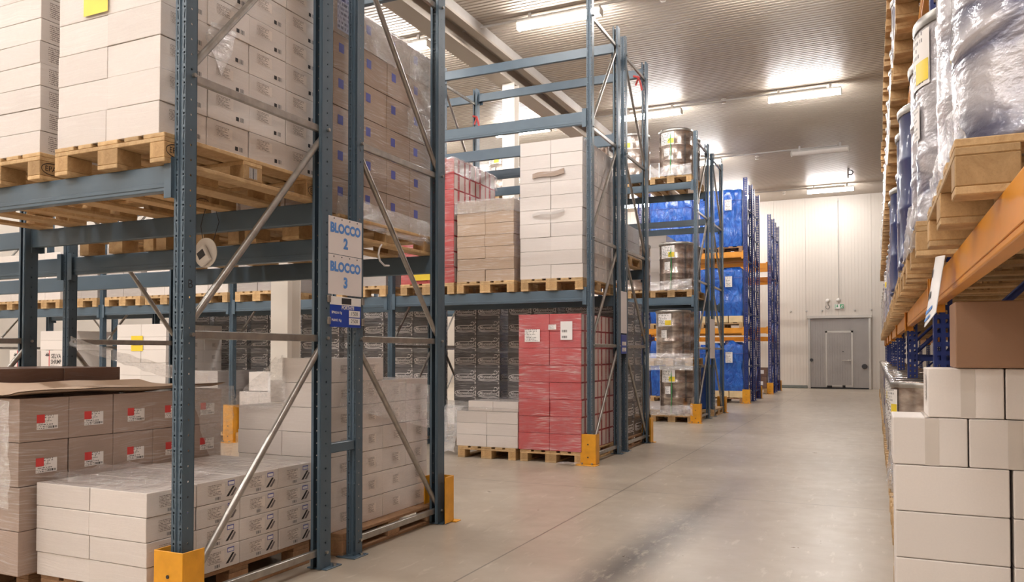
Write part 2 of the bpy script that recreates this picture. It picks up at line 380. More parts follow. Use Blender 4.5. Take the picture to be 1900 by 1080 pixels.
# ceiling joist with stepped flanges and its two columns
m = MB()
m.box(-6.78, YF+.05, 6.62, -6.42, BACK-.02, 6.66, 'ceil'); m.box(-6.62, YF+.05, 6.66, -6.58, BACK-.02, CEIL-.04, 'ceil'); m.box(-6.78, YF+.05, 7.0, -6.42, BACK-.02, 7.04, 'ceil')
struct(m.build('ceiling_beam'))
m = MB(); m.box(-6.36, YF+.05, 6.86, -6.20, BACK-.02, 6.90, 'ceil'); m.box(-6.33, YF+.05, 6.90, -6.31, BACK-.02, CEIL, 'housing'); m.box(-6.24, YF+.05, 6.90, -6.22, BACK-.02, CEIL, 'housing')
struct(m.build('trim_1'))
def column(y):
    m = MB(); x = -6.51; m.bbox(x-.13, y-.12, 0, x+.13, y-.10, 6.62, 'colpaint', .003); m.bbox(x-.13, y+.10, 0, x+.13, y+.12, 6.62, 'colpaint', .003); m.bbox(x-.012, y-.10, 0, x+.012, y+.10, 6.62, 'colpaint', .002)
    m.bbox(x-.18, y-.18, 0, x+.18, y+.18, .02, 'colpaint', .003); struct(m.build('pillar'))
for yy in (7.54, 14.05, 20.4): column(yy)

# sliding door in the back wall
dr = bpy.data.objects.new('door_1', None); COL.objects.link(dr); dr.location = (-1.2, BACK, 0); dr['kind'] = 'structure'
def ribs(m, x0, x1, z0, z1, y, step, mat):
    x = x0
    while x < x1-.001:
        e = min(x+step, x1); m.box(x+.004, y-.02, z0, e-.004, y, z1, mat); x += step
    m.box(x0, y-.008, z0, x1, y+.005, z1, mat)
m = MB(); ribs(m, -.98, .98, .05, 2.56, -.05, .085, 'doorleaf'); m.build('door_leaf', dr)
m = MB(); m.bbox(-1.06, -.10, 0, -.98, -.005, 2.66, 'doorframe', .006); m.bbox(.98, -.10, 0, 1.06, -.005, 2.66, 'doorframe', .006); m.bbox(-1.10, -.13, 2.58, 1.10, -.005, 2.68, 'doorframe', .01); m.build('door_frame', dr)
m = MB(); m.bbox(-.98, -.09, 0, .98, -.04, .05, 'rubber', .008); m.build('threshold_seal', dr)
m = MB()
for a in ((-.47, .12, -.40, 2.12), (.40, .12, .47, 2.12), (-.47, 2.05, .47, 2.12), (-.47, .08, .47, .14)): m.bbox(a[0], -.095, a[1], a[2], -.071, a[3], 'doorframe', .004)
m.build('wicket_frame', dr)
m = MB(); ribs(m, -.40, .40, .14, 2.05, -.074, .085, 'doorleaf'); wk = m.build('wicket_leaf', dr)
m = MB(); m.tube((.10, -.13, 1.04), (.42, -.13, 1.04), .016, 'doorframe'); m.box(.30, -.14, 1.01, .34, -.09, 1.07, 'doorframe'); m.box(.38, -.14, 1.0, .45, -.09, 1.08, 'doorframe'); m.build('handle', wk)
m = MB(); m.lathe([(.02, 0), (.02, .012)], 'rubber', 12); m.build('peephole', wk, (.13, -.094, 1.36), (PI/2, 0, 0))
m = MB(); m.lathe([(.095, 0), (.095, .03), (.075, .04)], 'darkplastic', 20); m.build('round_grip', dr, (.84, -.07, .82), (PI/2, 0, 0))
m = MB(); m.lathe([(.06, 0), (.06, .03)], 'darkplastic', 16); m.build('latch', dr, (-.95, -.07, 1.05), (PI/2, 0, 0))
m = MB(); m.bbox(-.42, -.10, .05, -.25, -.07, .12, 'rubber', .004); m.bbox(.1, -.10, .05, .2, -.07, .13, 'rubber', .004); m.build('floor_guide', dr)

# exit sign, lamps and cable over the door
e = empty('exit_sign', (-1.19, BACK-.03, 2.93), 'green and white exit sign with running man above grey door', 'sign')
m = MB(); m.bbox(-.16, -.02, 0, .16, .02, .17, 'paper', .004); m.build('sign_panel', e)
m = MB(); m.rect(.03, .01, .12, .15, 'exitgreen'); m.rect(-.15, .01, .012, .15, 'exitgreen'); m.rect(-.118, .01, .012, .15, 'exitgreen')
m.polys([(-.10, .09, 0), (-.06, .05, 0), (-.02, .09, 0), (-.045, .09, 0), (-.045, .15, 0), (-.075, .15, 0), (-.075, .09, 0)], [(0, 1, 2, 3, 4, 5, 6)], 'exitgreen')
m.build('exit_symbol', e, (0, -.022, 0), FY)
m = MB(); m.lathe([(.016, 0), (.016, .001)], 'paper', 10, (.10, .125, 0)); m.ribbon([(.10, .105), (.085, .07), (.11, .045), (.095, .02)], .02, 'paper', .001); m.ribbon([(.06, .085), (.085, .1), (.115, .09), (.135, .105)], .013, 'paper', .001); m.ribbon([(.085, .07), (.07, .045), (.045, .04)], .015, 'paper', .001)
m.build('running_man', e, (0, -.0235, 0), FY)
def dome(x, z, label, name='emergency_lamp'):
    m = MB(); m.lathe([(.075, 0), (.075, .02), (.07, .05), (.05, .085), (.02, .1)], 'sensor', 20); tag(m.build(name, None, (x, BACK-.004, z), (PI/2, 0, 0)), label, 'lamp')
dome(-1.575, 3.24, 'white round emergency lamp above wire hook over door'); dome(-1.215, 3.25, 'white round emergency lamp directly above green exit sign')
m = MB(); m.path([(-1.575, BACK-.05, 3.15), (-1.56, BACK-.05, 3.07)]+[(-1.575+.07*math.sin(t*PI/8), BACK-.05, 3.0+.07*math.cos(t*PI/8)) for t in range(0, 15)], .008, 'darkplastic', 6)
tag(m.build('cable_hook'), 'dark looped cable hanging from round wall lamp', 'cable')
m = MB(); m.tube((-1.2, BACK-.02, 3.35), (-1.2, BACK-.02, 6.95), .012, 'housing', 8); m.box(-1.22, BACK-.05, 6.9, -1.18, BACK-.005, 7.0, 'housing'); tag(m.build('cable_conduit'), 'thin vertical cable conduit on back wall above exit sign', 'conduit')
for x, l in ((-2.87, 'outermost on pale panel near blue racks'), (-2.32, 'second from blue racks'), (-1.78, 'third from blue racks, beside hook'), (-.67, 'nearest to exit sign'), (-.12, 'beside right-hand racks')):
    m = MB(); m.lathe([(.035, 0), (.035, .02), (.02, .03)], 'housing', 14); tag(m.build('wall_cap', None, (x, BACK-.003, 2.87), (PI/2, 0, 0)), 'small round cap on back wall, '+l, 'cap', 'round caps on back wall')

# ceiling lamps: rows across the hall
LROW = [(-3.6, 'added unseen row at front wall'), (.4, 'row behind the viewer'), (6.3, 'nearest row overhead'), (12.15, 'row above second rack'), (18.0, 'middle row of hall'), (23.2, 'second row from back wall'), (28.9, 'row at back wall')]  # front-wall row is added, unseen, to brighten the near-left loads
LCOL = [(-1.35, 'over main aisle'), (-4.75, 'over left racks'), (-8.0, 'past ceiling joist'), (-11.4, 'deep behind left racks'), (-14.8, 'by far left wall')]
for y, rn in LROW:
    for x, cn in LCOL:
        lit = not (y == 23.2 and x == -1.35)
        e = empty('ceiling_lamp', (x, y, 6.84), f"{'lit' if lit else 'unlit'} ceiling strip lamp, {rn}, {cn}", 'lamp', 'fluorescent strip lamps under the ceiling')
        m = MB(); m.bbox(-.74, -.07, .07, .74, .07, .12, 'housing', .006); m.box(-.55, -.02, .12, -.5, .02, CEIL-6.84-.002, 'housing'); m.box(.5, -.02, .12, .55, .02, CEIL-6.84-.002, 'housing'); m.build('lamp_housing', e)
        m = MB(); v = []; n = 8
        for xx in (-.72, .72):
            for i in range(n+1):
                t = PI*i/n; v.append((xx, -.075*math.cos(t), .07-.105*math.sin(t)))
        mt = 'lamp' if lit else 'unlit'
        m.polys(v, [(i, i+1, n+2+i, n+1+i) for i in range(n)], mt, True); m.polys(v, [tuple(range(n, -1, -1)), tuple(range(n+1, 2*n+2))], mt); m.build('diffuser', e)
        m = MB(); m.bbox(-.755, -.078, -.03, -.725, .078, .09, 'sensor', .01); m.bbox(.725, -.078, -.03, .755, .078, .09, 'sensor', .01); m.build('end_cap', e)
    if y > 6:
        m = MB(); m.tube((XL+.1, y+.02, 7.0), (-.9, y+.02, 7.0), .022, 'housing', 8)
        tag(m.build('ceiling_conduit'), f"thin pipe along the ceiling, {rn}", 'conduit', 'ceiling conduits')
for x, y, l in ((-3.1, 23.88, 'beside unlit ceiling lamp'), (-3.08, 18.15, 'beside middle ceiling lamp'), (-2.92, 29.57, 'nearest the back wall'), (-3.06, 12.44, 'at top edge, nearest the viewer')):
    m = MB(); m.lathe([(.012, -.10), (.05, -.095), (.055, -.07), (.02, -.06), (.02, 0)], 'sensor', 16); m.lathe([(.06, -.012), (.06, 0)], 'sensor', 16)
    tag(m.build('ceiling_sensor', None, (x, y, CEIL-.001)), 'small white ceiling sensor '+l, 'sensor', 'ceiling sensors')
m = MB(); m.box(-.03, -.02, -.02, .03, .02, 0, 'darkplastic'); m.tube((-.02, 0, 0), (-.02, 0, -.3), .02, 'housing'); m.path([(-.02, 0, -.04), (.08, 0, -.05), (.13, 0, -.12), (.08, 0, -.2), (-.02, 0, -.18)], .014, 'darkplastic')
tag(m.build('pipe_bracket', None, (-.71, 26.7, CEIL-.002)), 'dark bracket hanging from ceiling before last lamp', 'bracket')

# ---------------------------------------------------------------- pallet racks
def post_mesh(h, wd, dp, web, flange, back):
    """C section: punched web on the outer face, flanges running in, lips; web at y=0, flanges towards +y (or -y when back)"""
    m = MB(); s = -1 if back else 1; a = wd/2; t = .004
    def pl(p, q, mat):                      # vertical plate from p to q (xy), with thickness
        (x0, y0), (x1, y1) = p, q; L = math.hypot(x1-x0, y1-y0); nx, ny = -(y1-y0)/L*t, (x1-x0)/L*t
        for k in (0, 1):
            ax, ay, bx, by = x0+nx*k, y0+ny*k, x1+nx*k, y1+ny*k
            m.face([(ax, ay, 0), (bx, by, 0), (bx, by, h), (ax, ay, h)], mat, [(-L/2, 0), (L/2, 0), (L/2, h), (-L/2, h)])
        for e0, e1 in (((x0, y0), (x0+nx, y0+ny)), ((x1, y1), (x1+nx, y1+ny))): m.face([(*e0, 0), (*e1, 0), (*e1, h), (*e0, h)], 'paint' if web == 'web' else 'npaint')
    g = .008                                # groove down the middle of the web
    if web == 'web':
        # web as three strips, the middle pressed in
        for x0, y0, x1, y1 in ((-a, 0, -.010, 0), (-.010, 0, -.006, g*s), (-.006, g*s, .006, g*s), (.006, g*s, .010, 0), (.010, 0, a, 0)):
            for k in (0, t*s): m.face([(x0, y0+k, 0), (x1, y1+k, 0), (x1, y1+k, h), (x0, y0+k, h)], web, [(x0, 0), (x1, 0), (x1, h), (x0, h)])
    else: pl((-a, 0), (a, 0), web)
    pl((a, 0), (a, dp*s), flange); pl((-a, 0), (-a, dp*s), flange)
    base = 'paint' if web == 'web' else 'npaint'
    pl((a, dp*s), (a-.018, dp*s), base); pl((-a, dp*s), (-a+.018, dp*s), base)
    return m.mesh('upright')
def beam_mesh(L, h, mat, d=.05):
    m = MB(); m.bbox(0, -d/2, -h, L, d/2, 0, mat, .005, 2)
    m.bbox(0, -d/2-.004, -h*.86, L, -d/2, -h*.70, mat, .002); return m.mesh('beam')      # rolled bead
def conn_mesh(h, mat):
    m = MB(); m.bbox(-.006, -.045, -h-.04, .0, .03, .03, mat, .001); m.bbox(-.05, -.045, -h-.04, 0, -.039, .03, mat, .001); return m.mesh('beam_connector')
BRZ = [.10, 1.40, 2.68, 4.0, 5.33]
def rack(label, xs, y0, y1, H, levels, blue=False, flip=False, brz=BRZ, slots=None, name='pallet_rack', diag=True):
    """xs: upright x centres from the aisle inwards; y0 front face, y1 back face; levels: (z, beam height, front?, back?)"""
    wd, dp = (.068, .072) if not blue else (.10, .09)
    e = empty(name, (xs[0], y0, 0), label, 'rack')
    O = Vector((xs[0], y0, 0))
    pw, pf = ('web', 'flange') if not blue else ('nweb', 'nflange'); pt = 'paint' if not blue else 'npaint'
    fm, bk = post_mesh(H, wd, dp, pw, pf, False), post_mesh(H, wd, dp*1.4 if not blue else dp, pw, pf, True)
    bp = MB(); bp.bbox(-.075, -.065, 0, .075, .085, .008, pt, .002)
    for sx in (-.06, .06): bp.tube((sx, 0.03, .008), (sx, .03, .022), .012, 'zinc', 6)
    bpm = bp.mesh('base_plate')
    hm = MB(); D = y1-y0; hm.bbox(-.014, .03, -.021, .014, D-.03, .021, 'zinc' if not blue else 'npaint', .003)
    for q in (.045, D-.045): hm.tube((-.05, q, 0), (.052, q, 0), .011, 'zinc', 6)
    hmm = hm.mesh('horizontal_brace'); dms = {}
    for i, x in enumerate(xs):
        for yy, me in ((y0, fm), (y1, bk)):
            u = ob('upright', me, e, (x-O.x, yy-O.y, .008)); ob('base_plate', bpm, u, (0, 0 if yy == y0 else -.02, -.008))
        for z in brz:
            if z < H-.1: ob('horizontal_brace', hmm, e, (x-O.x, 0, z))
        for za, zb in zip(brz, brz[1:]+[H+1.2]):
            if zb > H: continue
            k = (za, zb)
            if k not in dms:
                d = MB(); a, b = (za+.05, zb-.05) if not flip else (zb-.05, za+.05)
                if blue and int(za*10) % 2: a, b = b, a
                d.tube((0, .06, a), (0, D-.06, b), .019, 'zinc' if not blue else 'npaint', 10); dms[k] = d.mesh('diagonal_brace')
            ob('diagonal_brace', dms[k], e, (x-O.x, 0, 0))
    bmat = 'paint' if not blue else 'obeam'
    for z, bh, fr, bkk in levels:
        cm = conn_mesh(bh, bmat)
        for xa, xb in zip(xs, xs[1:]):
            L = (xa-xb)-wd-.006; bmh = beam_mesh(L, bh, bmat)
            for on, yy, r in ((fr, y0+.025, 0), (bkk, y1-.025, 1)):
                if not on: continue
                b = ob('beam', bmh, e, ((xb+wd/2+.003-O.x) if not r else (xa-wd/2-.003-O.x), yy-O.y, z), (0, 0, PI*r))
                ob('beam_connector', cm, b, (L, 0, 0)); c2 = ob('beam_connector', cm, b, (0, 0, 0)); c2.scale.x = -1
    return e
def guard(x, y, back, label, h=.36, mat='yguard'):
    """bent plate guard round the foot of an upright, open to the rack side"""
    s = 1 if back else -1
    e = empty('column_guard', (x, y, 0), label, 'guard', 'yellow upright guards')
    m = MB(); w2, d = .095, .13
    ya, yb = sorted((s*.045, s*.051)); m.bbox(-w2, ya, .008, w2, yb, h, mat, .002)
    for sx in (-w2, w2-.006):
        ya, yb = sorted((s*.045, s*(.045-d))); m.bbox(sx, ya, .008, sx+.006, yb, h, mat, .002)
    m.build('guard_plate', e)
    m = MB(); ya, yb = sorted((s*.0, s*.11)); m.bbox(-w2-.03, ya+.03*s, 0, w2+.03, yb, .008, mat, .002); m.build('foot_plate', e)
    m = MB()
    for q in (-.06, .06): m.tube((q, s*.085, .008), (q, s*.085, .03), .013, 'zinc', 6)
    m.tube((0, s*.046, .09), (0, s*.056, .09), .009, 'darkplastic', 8); m.tube((0, s*.046, .24), (0, s*.056, .24), .009, 'darkplastic', 8); m.build('anchor_bolt', e)
B1 = [-3.08, -5.85, -8.62]; B2 = [-3.05, -5.84, -8.62, -11.4, -14.2]
LA, LB, LC, LD, LE = 2.24, 2.07, 2.06, 2.53, 2.37
rack('grey-blue pallet rack nearest the viewer, on the left', B1, 2.80, 3.94, 5.57, [(LA, .13, 1, 1), (4.3, .14, 1, 1)], brz=BRZ)
rack('grey-blue pallet rack right behind the nearest one, by the BLOCCO signs', B1, 4.20, 5.34, 5.57, [(LB, .14, 1, 1), (4.3, .14, 1, 1)], flip=True)
rack('grey-blue pallet rack with tall white stack and red stacks', B2, 8.80, 9.92, 5.57, [(LC, .14, 1, 1), (4.18, .15, 1, 1), (5.38, .125, 0, 1)])
rack('grey-blue rack holding black cartons behind the red and white stacks', B2, 10.18, 11.32, 5.57, [(LD, .14, 1, 1), (3.95, .13, 1, 1), (5.5, .125, 0, 1)], flip=True)
rack('grey-blue pallet rack holding the shiny steel drums', B2, 14.86, 16.02, 5.5, [(LE, .15, 1, 1), (4.55, .13, 1, 1)])
rack('grey-blue pallet rack between steel drums and blue covered loads', B2, 16.5, 17.62, 5.45, [(LE, .13, 1, 1), (4.1, .13, 1, 1)], flip=True)
BB = [-3.06, -5.9, -8.75]; NBR = [.25, .95, 1.65, 2.35, 3.05, 3.75, 4.45, 5.15]
rack('navy rack with orange beams holding the blue covered loads', BB, 21.2, 22.25, 5.9, [(1.97, .15, 1, 1), (3.97, .15, 1, 1)], True, brz=NBR)
rack('empty navy rack right behind the blue covered loads', BB, 22.55, 23.6, 5.85, [(1.97, .15, 1, 1), (3.97, .15, 1, 1)], True, brz=NBR)
rack('navy rack second from the back wall, with orange beams', BB, 26.3, 27.3, 5.75, [(2.13, .17, 1, 1), (4.2, .19, 1, 1)], True, brz=NBR)
rack('navy rack nearest the back wall, with orange beams', BB, 27.75, 28.75, 5.7, [(1.86, .14, 1, 1), (3.88, .18, 1, 1)], True, brz=NBR)
guard(-3.08, 2.80, 0, 'yellow guard at foot of nearest upright, in front'); guard(-3.08, 5.34, 1, 'yellow guard at rear foot of rack behind BLOCCO signs')
guard(-3.06, 8.80, 0, 'yellow guard beside the tall red pallet'); guard(-3.06, 11.32, 1, 'yellow guard at rear foot of black carton rack'); guard(-8.62, 8.80, 0, 'tall yellow guard seen through nearest rack', .55)
guard(-3.06, 14.86, 0, 'yellow guard in front of steel drum rack'); guard(-3.06, 17.62, 1, 'yellow guard at rear foot of rack behind steel drums')
guard(-3.06, 21.2, 0, 'yellow guard in front of blue covered loads'); guard(-3.06, 23.6, 1, 'yellow guard at rear foot of the empty navy rack')
guard(-3.06, 26.3, 0, 'yellow guard at front of second last navy rack'); guard(-3.06, 28.75, 1, 'yellow guard nearest the back wall')
# spacers between back-to-back racks
for z, l in ((.72, 'low'),):
    m = MB(); m.bbox(-3.105, 3.945, z-.03, -3.055, 4.195, z+.03, 'paint', .004); tag(m.build('row_spacer'), f'{l} grey-blue spacer joining the two nearest racks', 'spacer')

# the right-hand row: navy frames along the aisle, orange beams facing it
def right_rack():
    e = empty('pallet_rack', (.29, 1.0, 0), 'long navy rack with orange beams along right side of aisle', 'rack')
    X0, X1 = .29, 1.36; ys = [1.0+3.9*i for i in range(8)]; H = 6.6
    pm = post_mesh(H, .10, .09, 'nweb', 'nflange', False)
    bp = MB(); bp.bbox(-.075, -.05, 0, .075, .11, .008, 'npaint', .002); bpm = bp.mesh('base_plate')
    hm = MB(); hm.bbox(.05, -.015, -.02, X1-X0-.05, .015, .02, 'npaint', .003); hmm = hm.mesh('horizontal_brace')
    dm = MB(); dm.tube((.06, 0, .05), (X1-X0-.06, 0, 1.0), .02, 'npaint', 8); dmm = dm.mesh('diagonal_brace')
    for y in ys:
        for xx, r in ((X0, -PI/2), (X1, PI/2)):
            u = ob('upright', pm, e, (xx-.29, y-1, .008), (0, 0, r)); ob('base_plate', bpm, u, (0, 0, -.008))
        for k in range(6): ob('horizontal_brace', hmm, e, (0, y-1, .2+1.05*k)); ob('diagonal_brace', dmm, e, (0, y-1, .2+1.05*k))
    for z in (1.71, 3.64, 5.55):
        bm_ = beam_mesh(3.9-.106, .14, 'obeam'); cm = conn_mesh(.14, 'obeam')
        for y in ys[:-1]:
            for xx, r, yo in ((X0+.025, -PI/2, 3.9-.053), (X1-.025, PI/2, .053)):
                b = ob('beam', bm_, e, (xx-.29, y-1+yo, z), (0, 0, r)); ob('beam_connector', cm, b, (3.9-.106, 0, 0)); c2 = ob('beam_connector', cm, b); c2.scale.x = -1
right_rack()

# ---------------------------------------------------------------- pallets
_P = {}
def pallet_meshes(w_, d, wd, ck):
    k = (w_, d, wd)
    if k in _P: return _P[k]
    a = {}
    def one(nm, bx, by, bz, mat):
        m = MB(); m.bbox(-bx/2, -by/2, 0, bx/2, by/2, bz, mat, .003); a[nm] = m.mesh(nm)
    one('deck_wide', .145, d, .022, wd); one('deck_slim', .10, d, .022, wd); one('stringer_board', w_, .145, .022, wd); one('block', .10, .145, .078, ck); one('block_mid', .145, .145, .078, ck)
    one('bottom_board', .10, d, .022, wd); one('bottom_mid', .145, d, .022, wd)
    m = MB()
    for i, x in enumerate((-w_/2+.0725, -w_/4+.03, 0, w_/4-.03, w_/2-.0725)): b = .0725 if i % 2 == 0 else .05; m.box(x-b, -d/2, .122, x+b, d/2, .144, wd)
    for y in (-d/2+.0725, 0, d/2-.0725):
        m.box(-w_/2, y-.0725, .1, w_/2, y+.0725, .122, wd)
        for x, b in ((-w_/2+.05, .05), (0, .0725), (w_/2-.05, .05)): m.box(x-b, y-.0725, .022, x+b, y+.0725, .1, ck)
    for x, b in ((-w_/2+.05, .05), (0, .0725), (w_/2-.05, .05)): m.box(x-b, -d/2, 0, x+b, d/2, .022, wd)
    a['whole'] = m.mesh('pallet')
    s = MB(); s.text('EPAL', .042, 0, 0, 'ink', sx=.95); s.ribbon([(.062*math.cos(t*PI/12), .031*math.sin(t*PI/12)) for t in range(25)], .004, 'ink'); a['stamp'] = s.mesh('stamp')
    s = MB(); s.rect(-.03, -.03, .06, .06, 'bars'); a['stamp2'] = s.mesh('stamp')
    _P[k] = a; return a
def pallet(cx, cy, z, label, parts=True, w_=.8, d=1.2, rz=0, old=False, stamp=False):
    a = pallet_meshes(w_, d, 'oldwood' if old else 'wood', 'oldwood' if old else 'chip'); g = 'wooden pallets under loads'
    if not parts: return tag(ob('wooden_pallet', a['whole'], None, (cx, cy, z), (0, 0, rz)), label, 'pallet', g)
    e = empty('wooden_pallet', (cx, cy, z), label, 'pallet', g, rz)
    for i, x in enumerate((-w_/2+.0725, -w_/4+.03, 0, w_/4-.03, w_/2-.0725)): ob('deck_board', a['deck_wide' if i % 2 == 0 else 'deck_slim'], e, (x, 0, .122))
    for j, y in enumerate((-d/2+.0725, 0, d/2-.0725)):
        ob('stringer_board', a['stringer_board'], e, (0, y, .1))
        for i, x in enumerate((-w_/2+.05, 0, w_/2-.05)):
            b = ob('block', a['block' if i != 1 else 'block_mid'], e, (x, y, .022))
            if stamp and i == 2: ob('stamp', a['stamp' if j != 1 else 'stamp2'], b, (.0508, 0, .04), FX)
    for i, x in enumerate((-w_/2+.05, 0, w_/2-.05)): ob('bottom_board', a['bottom_board' if i != 1 else 'bottom_mid'], e, (x, 0, 0))
    return e

# ---------------------------------------------------------------- cartons
ORD = ['bottom', 'second', 'third', 'fourth', 'fifth', 'sixth', 'seventh', 'eighth', 'ninth', 'tenth', 'eleventh', 'twelfth', 'thirteenth']
DEP = ['front', 'second', 'third', 'fourth', 'fifth', 'sixth']
_C = {}
def carton_mesh(sx, sy, sz, mat, b=.004):
    k = (round(sx, 4), round(sy, 4), round(sz, 4), mat)
    if k not in _C:
        m = MB(); m.bbox(-sx/2, -sy/2, 0, sx/2, sy/2, sz, mat, b, 2); _C[k] = m.mesh('carton')
    return _C[k]
def stack(kind, colour, phrase, x0, x1, y0, y1, z, nx, ny, nz, h, mat, deco=None, top=False, heights=None, group=None, jit=1.0, side=True, cat='carton', lean=(0, 0)):
    """cartons in layers; only the rows that face the front, the aisle side or an open top are built"""
    sx, sy = (x1-x0)/nx, (y1-y0)/ny; me = carton_mesh(sx-.003, sy-.003, h-.002, mat, .003)
    R = random.Random(phrase)
    for ix in range(nx):                     # ix 0 is nearest the aisle
        for iy in range(ny):
            n = heights(ix, iy) if heights else nz
            for iz in range(n):
                vis = iy == 0 or (side and ix == 0) or (top and iz == n-1)
                if heights and not vis:
                    nb = [heights(ix-1, iy) if ix else 0, heights(ix, iy-1) if iy else 0]; vis = iz >= min(nb)
                if not vis: continue
                col = ('aisle' if ix == 0 else 'inner' if ix == nx-1 else 'middle')
                lay = 'top' if iz == n-1 and n > 1 else ORD[iz]
                lb = f"{colour} carton, {lay} layer, {col} column, {DEP[iy]} row, {phrase}"
                o = ob(kind, me, None, (x1-sx*(ix+.5)+R.uniform(-.003, .003)*jit+lean[0]*iz, y0+sy*(iy+.5)+R.uniform(-.003, .003)*jit+lean[1]*iz, z+h*iz+.001), (0, 0, math.radians(R.uniform(-.5, .5))*jit))
                tag(o, lb, cat, group or f"cartons of the {phrase}")
                if deco: deco(o, ix, iy, iz, sx-.003, sy-.003, h-.002, n)
_D = {}
def art(key, fn):
    if key not in _D:
        m = MB(); fn(m); _D[key] = m.mesh('print')
    return _D[key]
def on_x(o, me, sx, a=0, b=0, name='print', lb=None):
    c = ob(name, me, o, (sx/2+.0009, a, b), FX)
    if lb: c['label'] = lb
    return c
def on_y(o, me, sy, a=0, b=0, name='print', lb=None):
    c = ob(name, me, o, (a, -sy/2-.0009, b), FY)
    if lb: c['label'] = lb
    return c
def d_tallwhite(o, ix, iy, iz, sx, sy, sz, n):
    if ix: return
    on_x(o, art('tw', lambda m: (m.rect(-.08, .06, .12, .055, 'txtprint'), m.rect(.06, .012, .022, .022, 'ink'), m.rect(.09, .012, .03, .024, 'bars'))), sx, -.01, .02)
def d_smallwhite(o, ix, iy, iz, sx, sy, sz, n):
    if ix: return
    on_x(o, art('sw', lambda m: m.rect(-.15, .015, .15, .085, 'txtprint')), sx)
def d_lowwhite(o, ix, iy, iz, sx, sy, sz, n):
    if ix: return
    def f(m):
        m.rect(-.08, .035, .12, .06, 'txtprint'); m.rect(-.03, .012, .04, .016, 'bars'); m.rect(.062, .078, .05, .026, 'lblue'); m.rect(.066, .082, .042, .016, 'paper', .0003)
        m.polys([(.05, .02, 0), (.07, .02, 0), (.115, .07, 0), (.10, .072, 0)], [(0, 1, 2, 3)], 'ink'); m.polys([(.08, .02, 0), (.10, .02, 0), (.128, .055, 0), (.118, .062, 0)], [(0, 1, 2, 3)], 'greyink')
    on_x(o, art('lw', f), sx)
def d_brown(o, ix, iy, iz, sx, sy, sz, n):
    if ix or iz < 2: return
    on_x(o, art('br', lambda m: (m.rect(-.055, .05, .12, .075, 'lblprint'), m.rect(-.055, .085, .045, .045, 'lredd', .0004), m.rect(.01, .055, .05, .012, 'bars', .0004))), sx, .01, .01, 'label', 'white label with red corner')
def d_kraft(o, ix, iy, iz, sx, sy, sz, n):
    if ix: return
    on_x(o, art('kr', lambda m: m.rect(-.10, .12, .055, .06, 'lblue')), sx, 0, 0, 'label', 'small blue label')
def d_bwhite(o, ix, iy, iz, sx, sy, sz, n):
    if ix: return
    on_x(o, art('bw', lambda m: m.rect(-.02, .05, .09, .06, 'txtprint')), sx)
def d_red(o, ix, iy, iz, sx, sy, sz, n):
    if ix: return
    on_x(o, art('rd%d' % (sz*1000), lambda m: (m.rect(-sy*.48, .01, sy*.30, sz-.02, 'stripe'), m.rect(.0, .01, sy*.42, sz-.02, 'stripe'))), sx, 0, 0, 'print', 'white panels on red side')
def mays(m):
    m.text('Mayseafood', .063, -.005, .112, 'white_strip', shear=.25, bold=.0013, sx=.95)
    pts = []
    for t in range(0, 49):
        a = PI*.30+2*PI*t/49*.93; pts.append((.168*math.copysign(abs(math.cos(a))**.8, math.cos(a)), .112+.045*math.sin(a)*(1+.15*math.cos(2*a))))
    m.ribbon(pts, .011, 'white_strip')
    m.ribbon([(.07+.02*t/5, .150+.012*t/5) for t in range(6)]+[(.115+.028*math.cos(-PI*.6+t*PI/7), .176+.024*math.sin(-PI*.6+t*PI/7)) for t in range(11)], .011, 'white_strip')
    m.ribbon([(-.16, .07), (-.1, .058), (0, .054), (.09, .06), (.165, .05)], .010, 'white_strip')
def maysband(m):
    mays(m); m.rect(.150, .0, .028, .23, 'greyink', -.0003)
    for k in range(4): m.rect(.154, .015+.056*k, .02, .02, 'white_strip', .0002)
def d_mays(o, ix, iy, iz, sx, sy, sz, n):
    if iy == 0: on_y(o, art('ms', maysband), sy, 0, 0, 'logo', 'white script lettering in an oval')
    if ix == 0: on_x(o, art('ms', maysband), sx, 0, 0, 'logo', 'white script lettering in an oval')
def selva(m):
    for k in range(5):
        a = PI/2+(k-2)*.6; m.polys([(-.19, .30, 0), (-.19+.04*math.cos(a-.25), .30+.04*math.sin(a-.25), 0), (-.19+.075*math.cos(a), .30+.075*math.sin(a), 0), (-.19+.04*math.cos(a+.25), .30+.04*math.sin(a+.25), 0)], [(0, 1, 2, 3)], 'ink')
    m.text('SELVA', .105, .03, .30, 'ink', sx=.85, bold=.002); m.text('SHRIMP', .10, .03, .205, 'ink', sx=.78, bold=.002); m.rect(-.13, .135, .3, .025, 'lblprint'); m.rect(-.155, 0, .02, .4, 'lredd', -.0002)
    m.lathe([(.075, 0), (.075, .0006)], 'blueink', 20, (.18, .06, 0)); m.rect(.22, 0, .018, .4, 'lredd', -.0002)

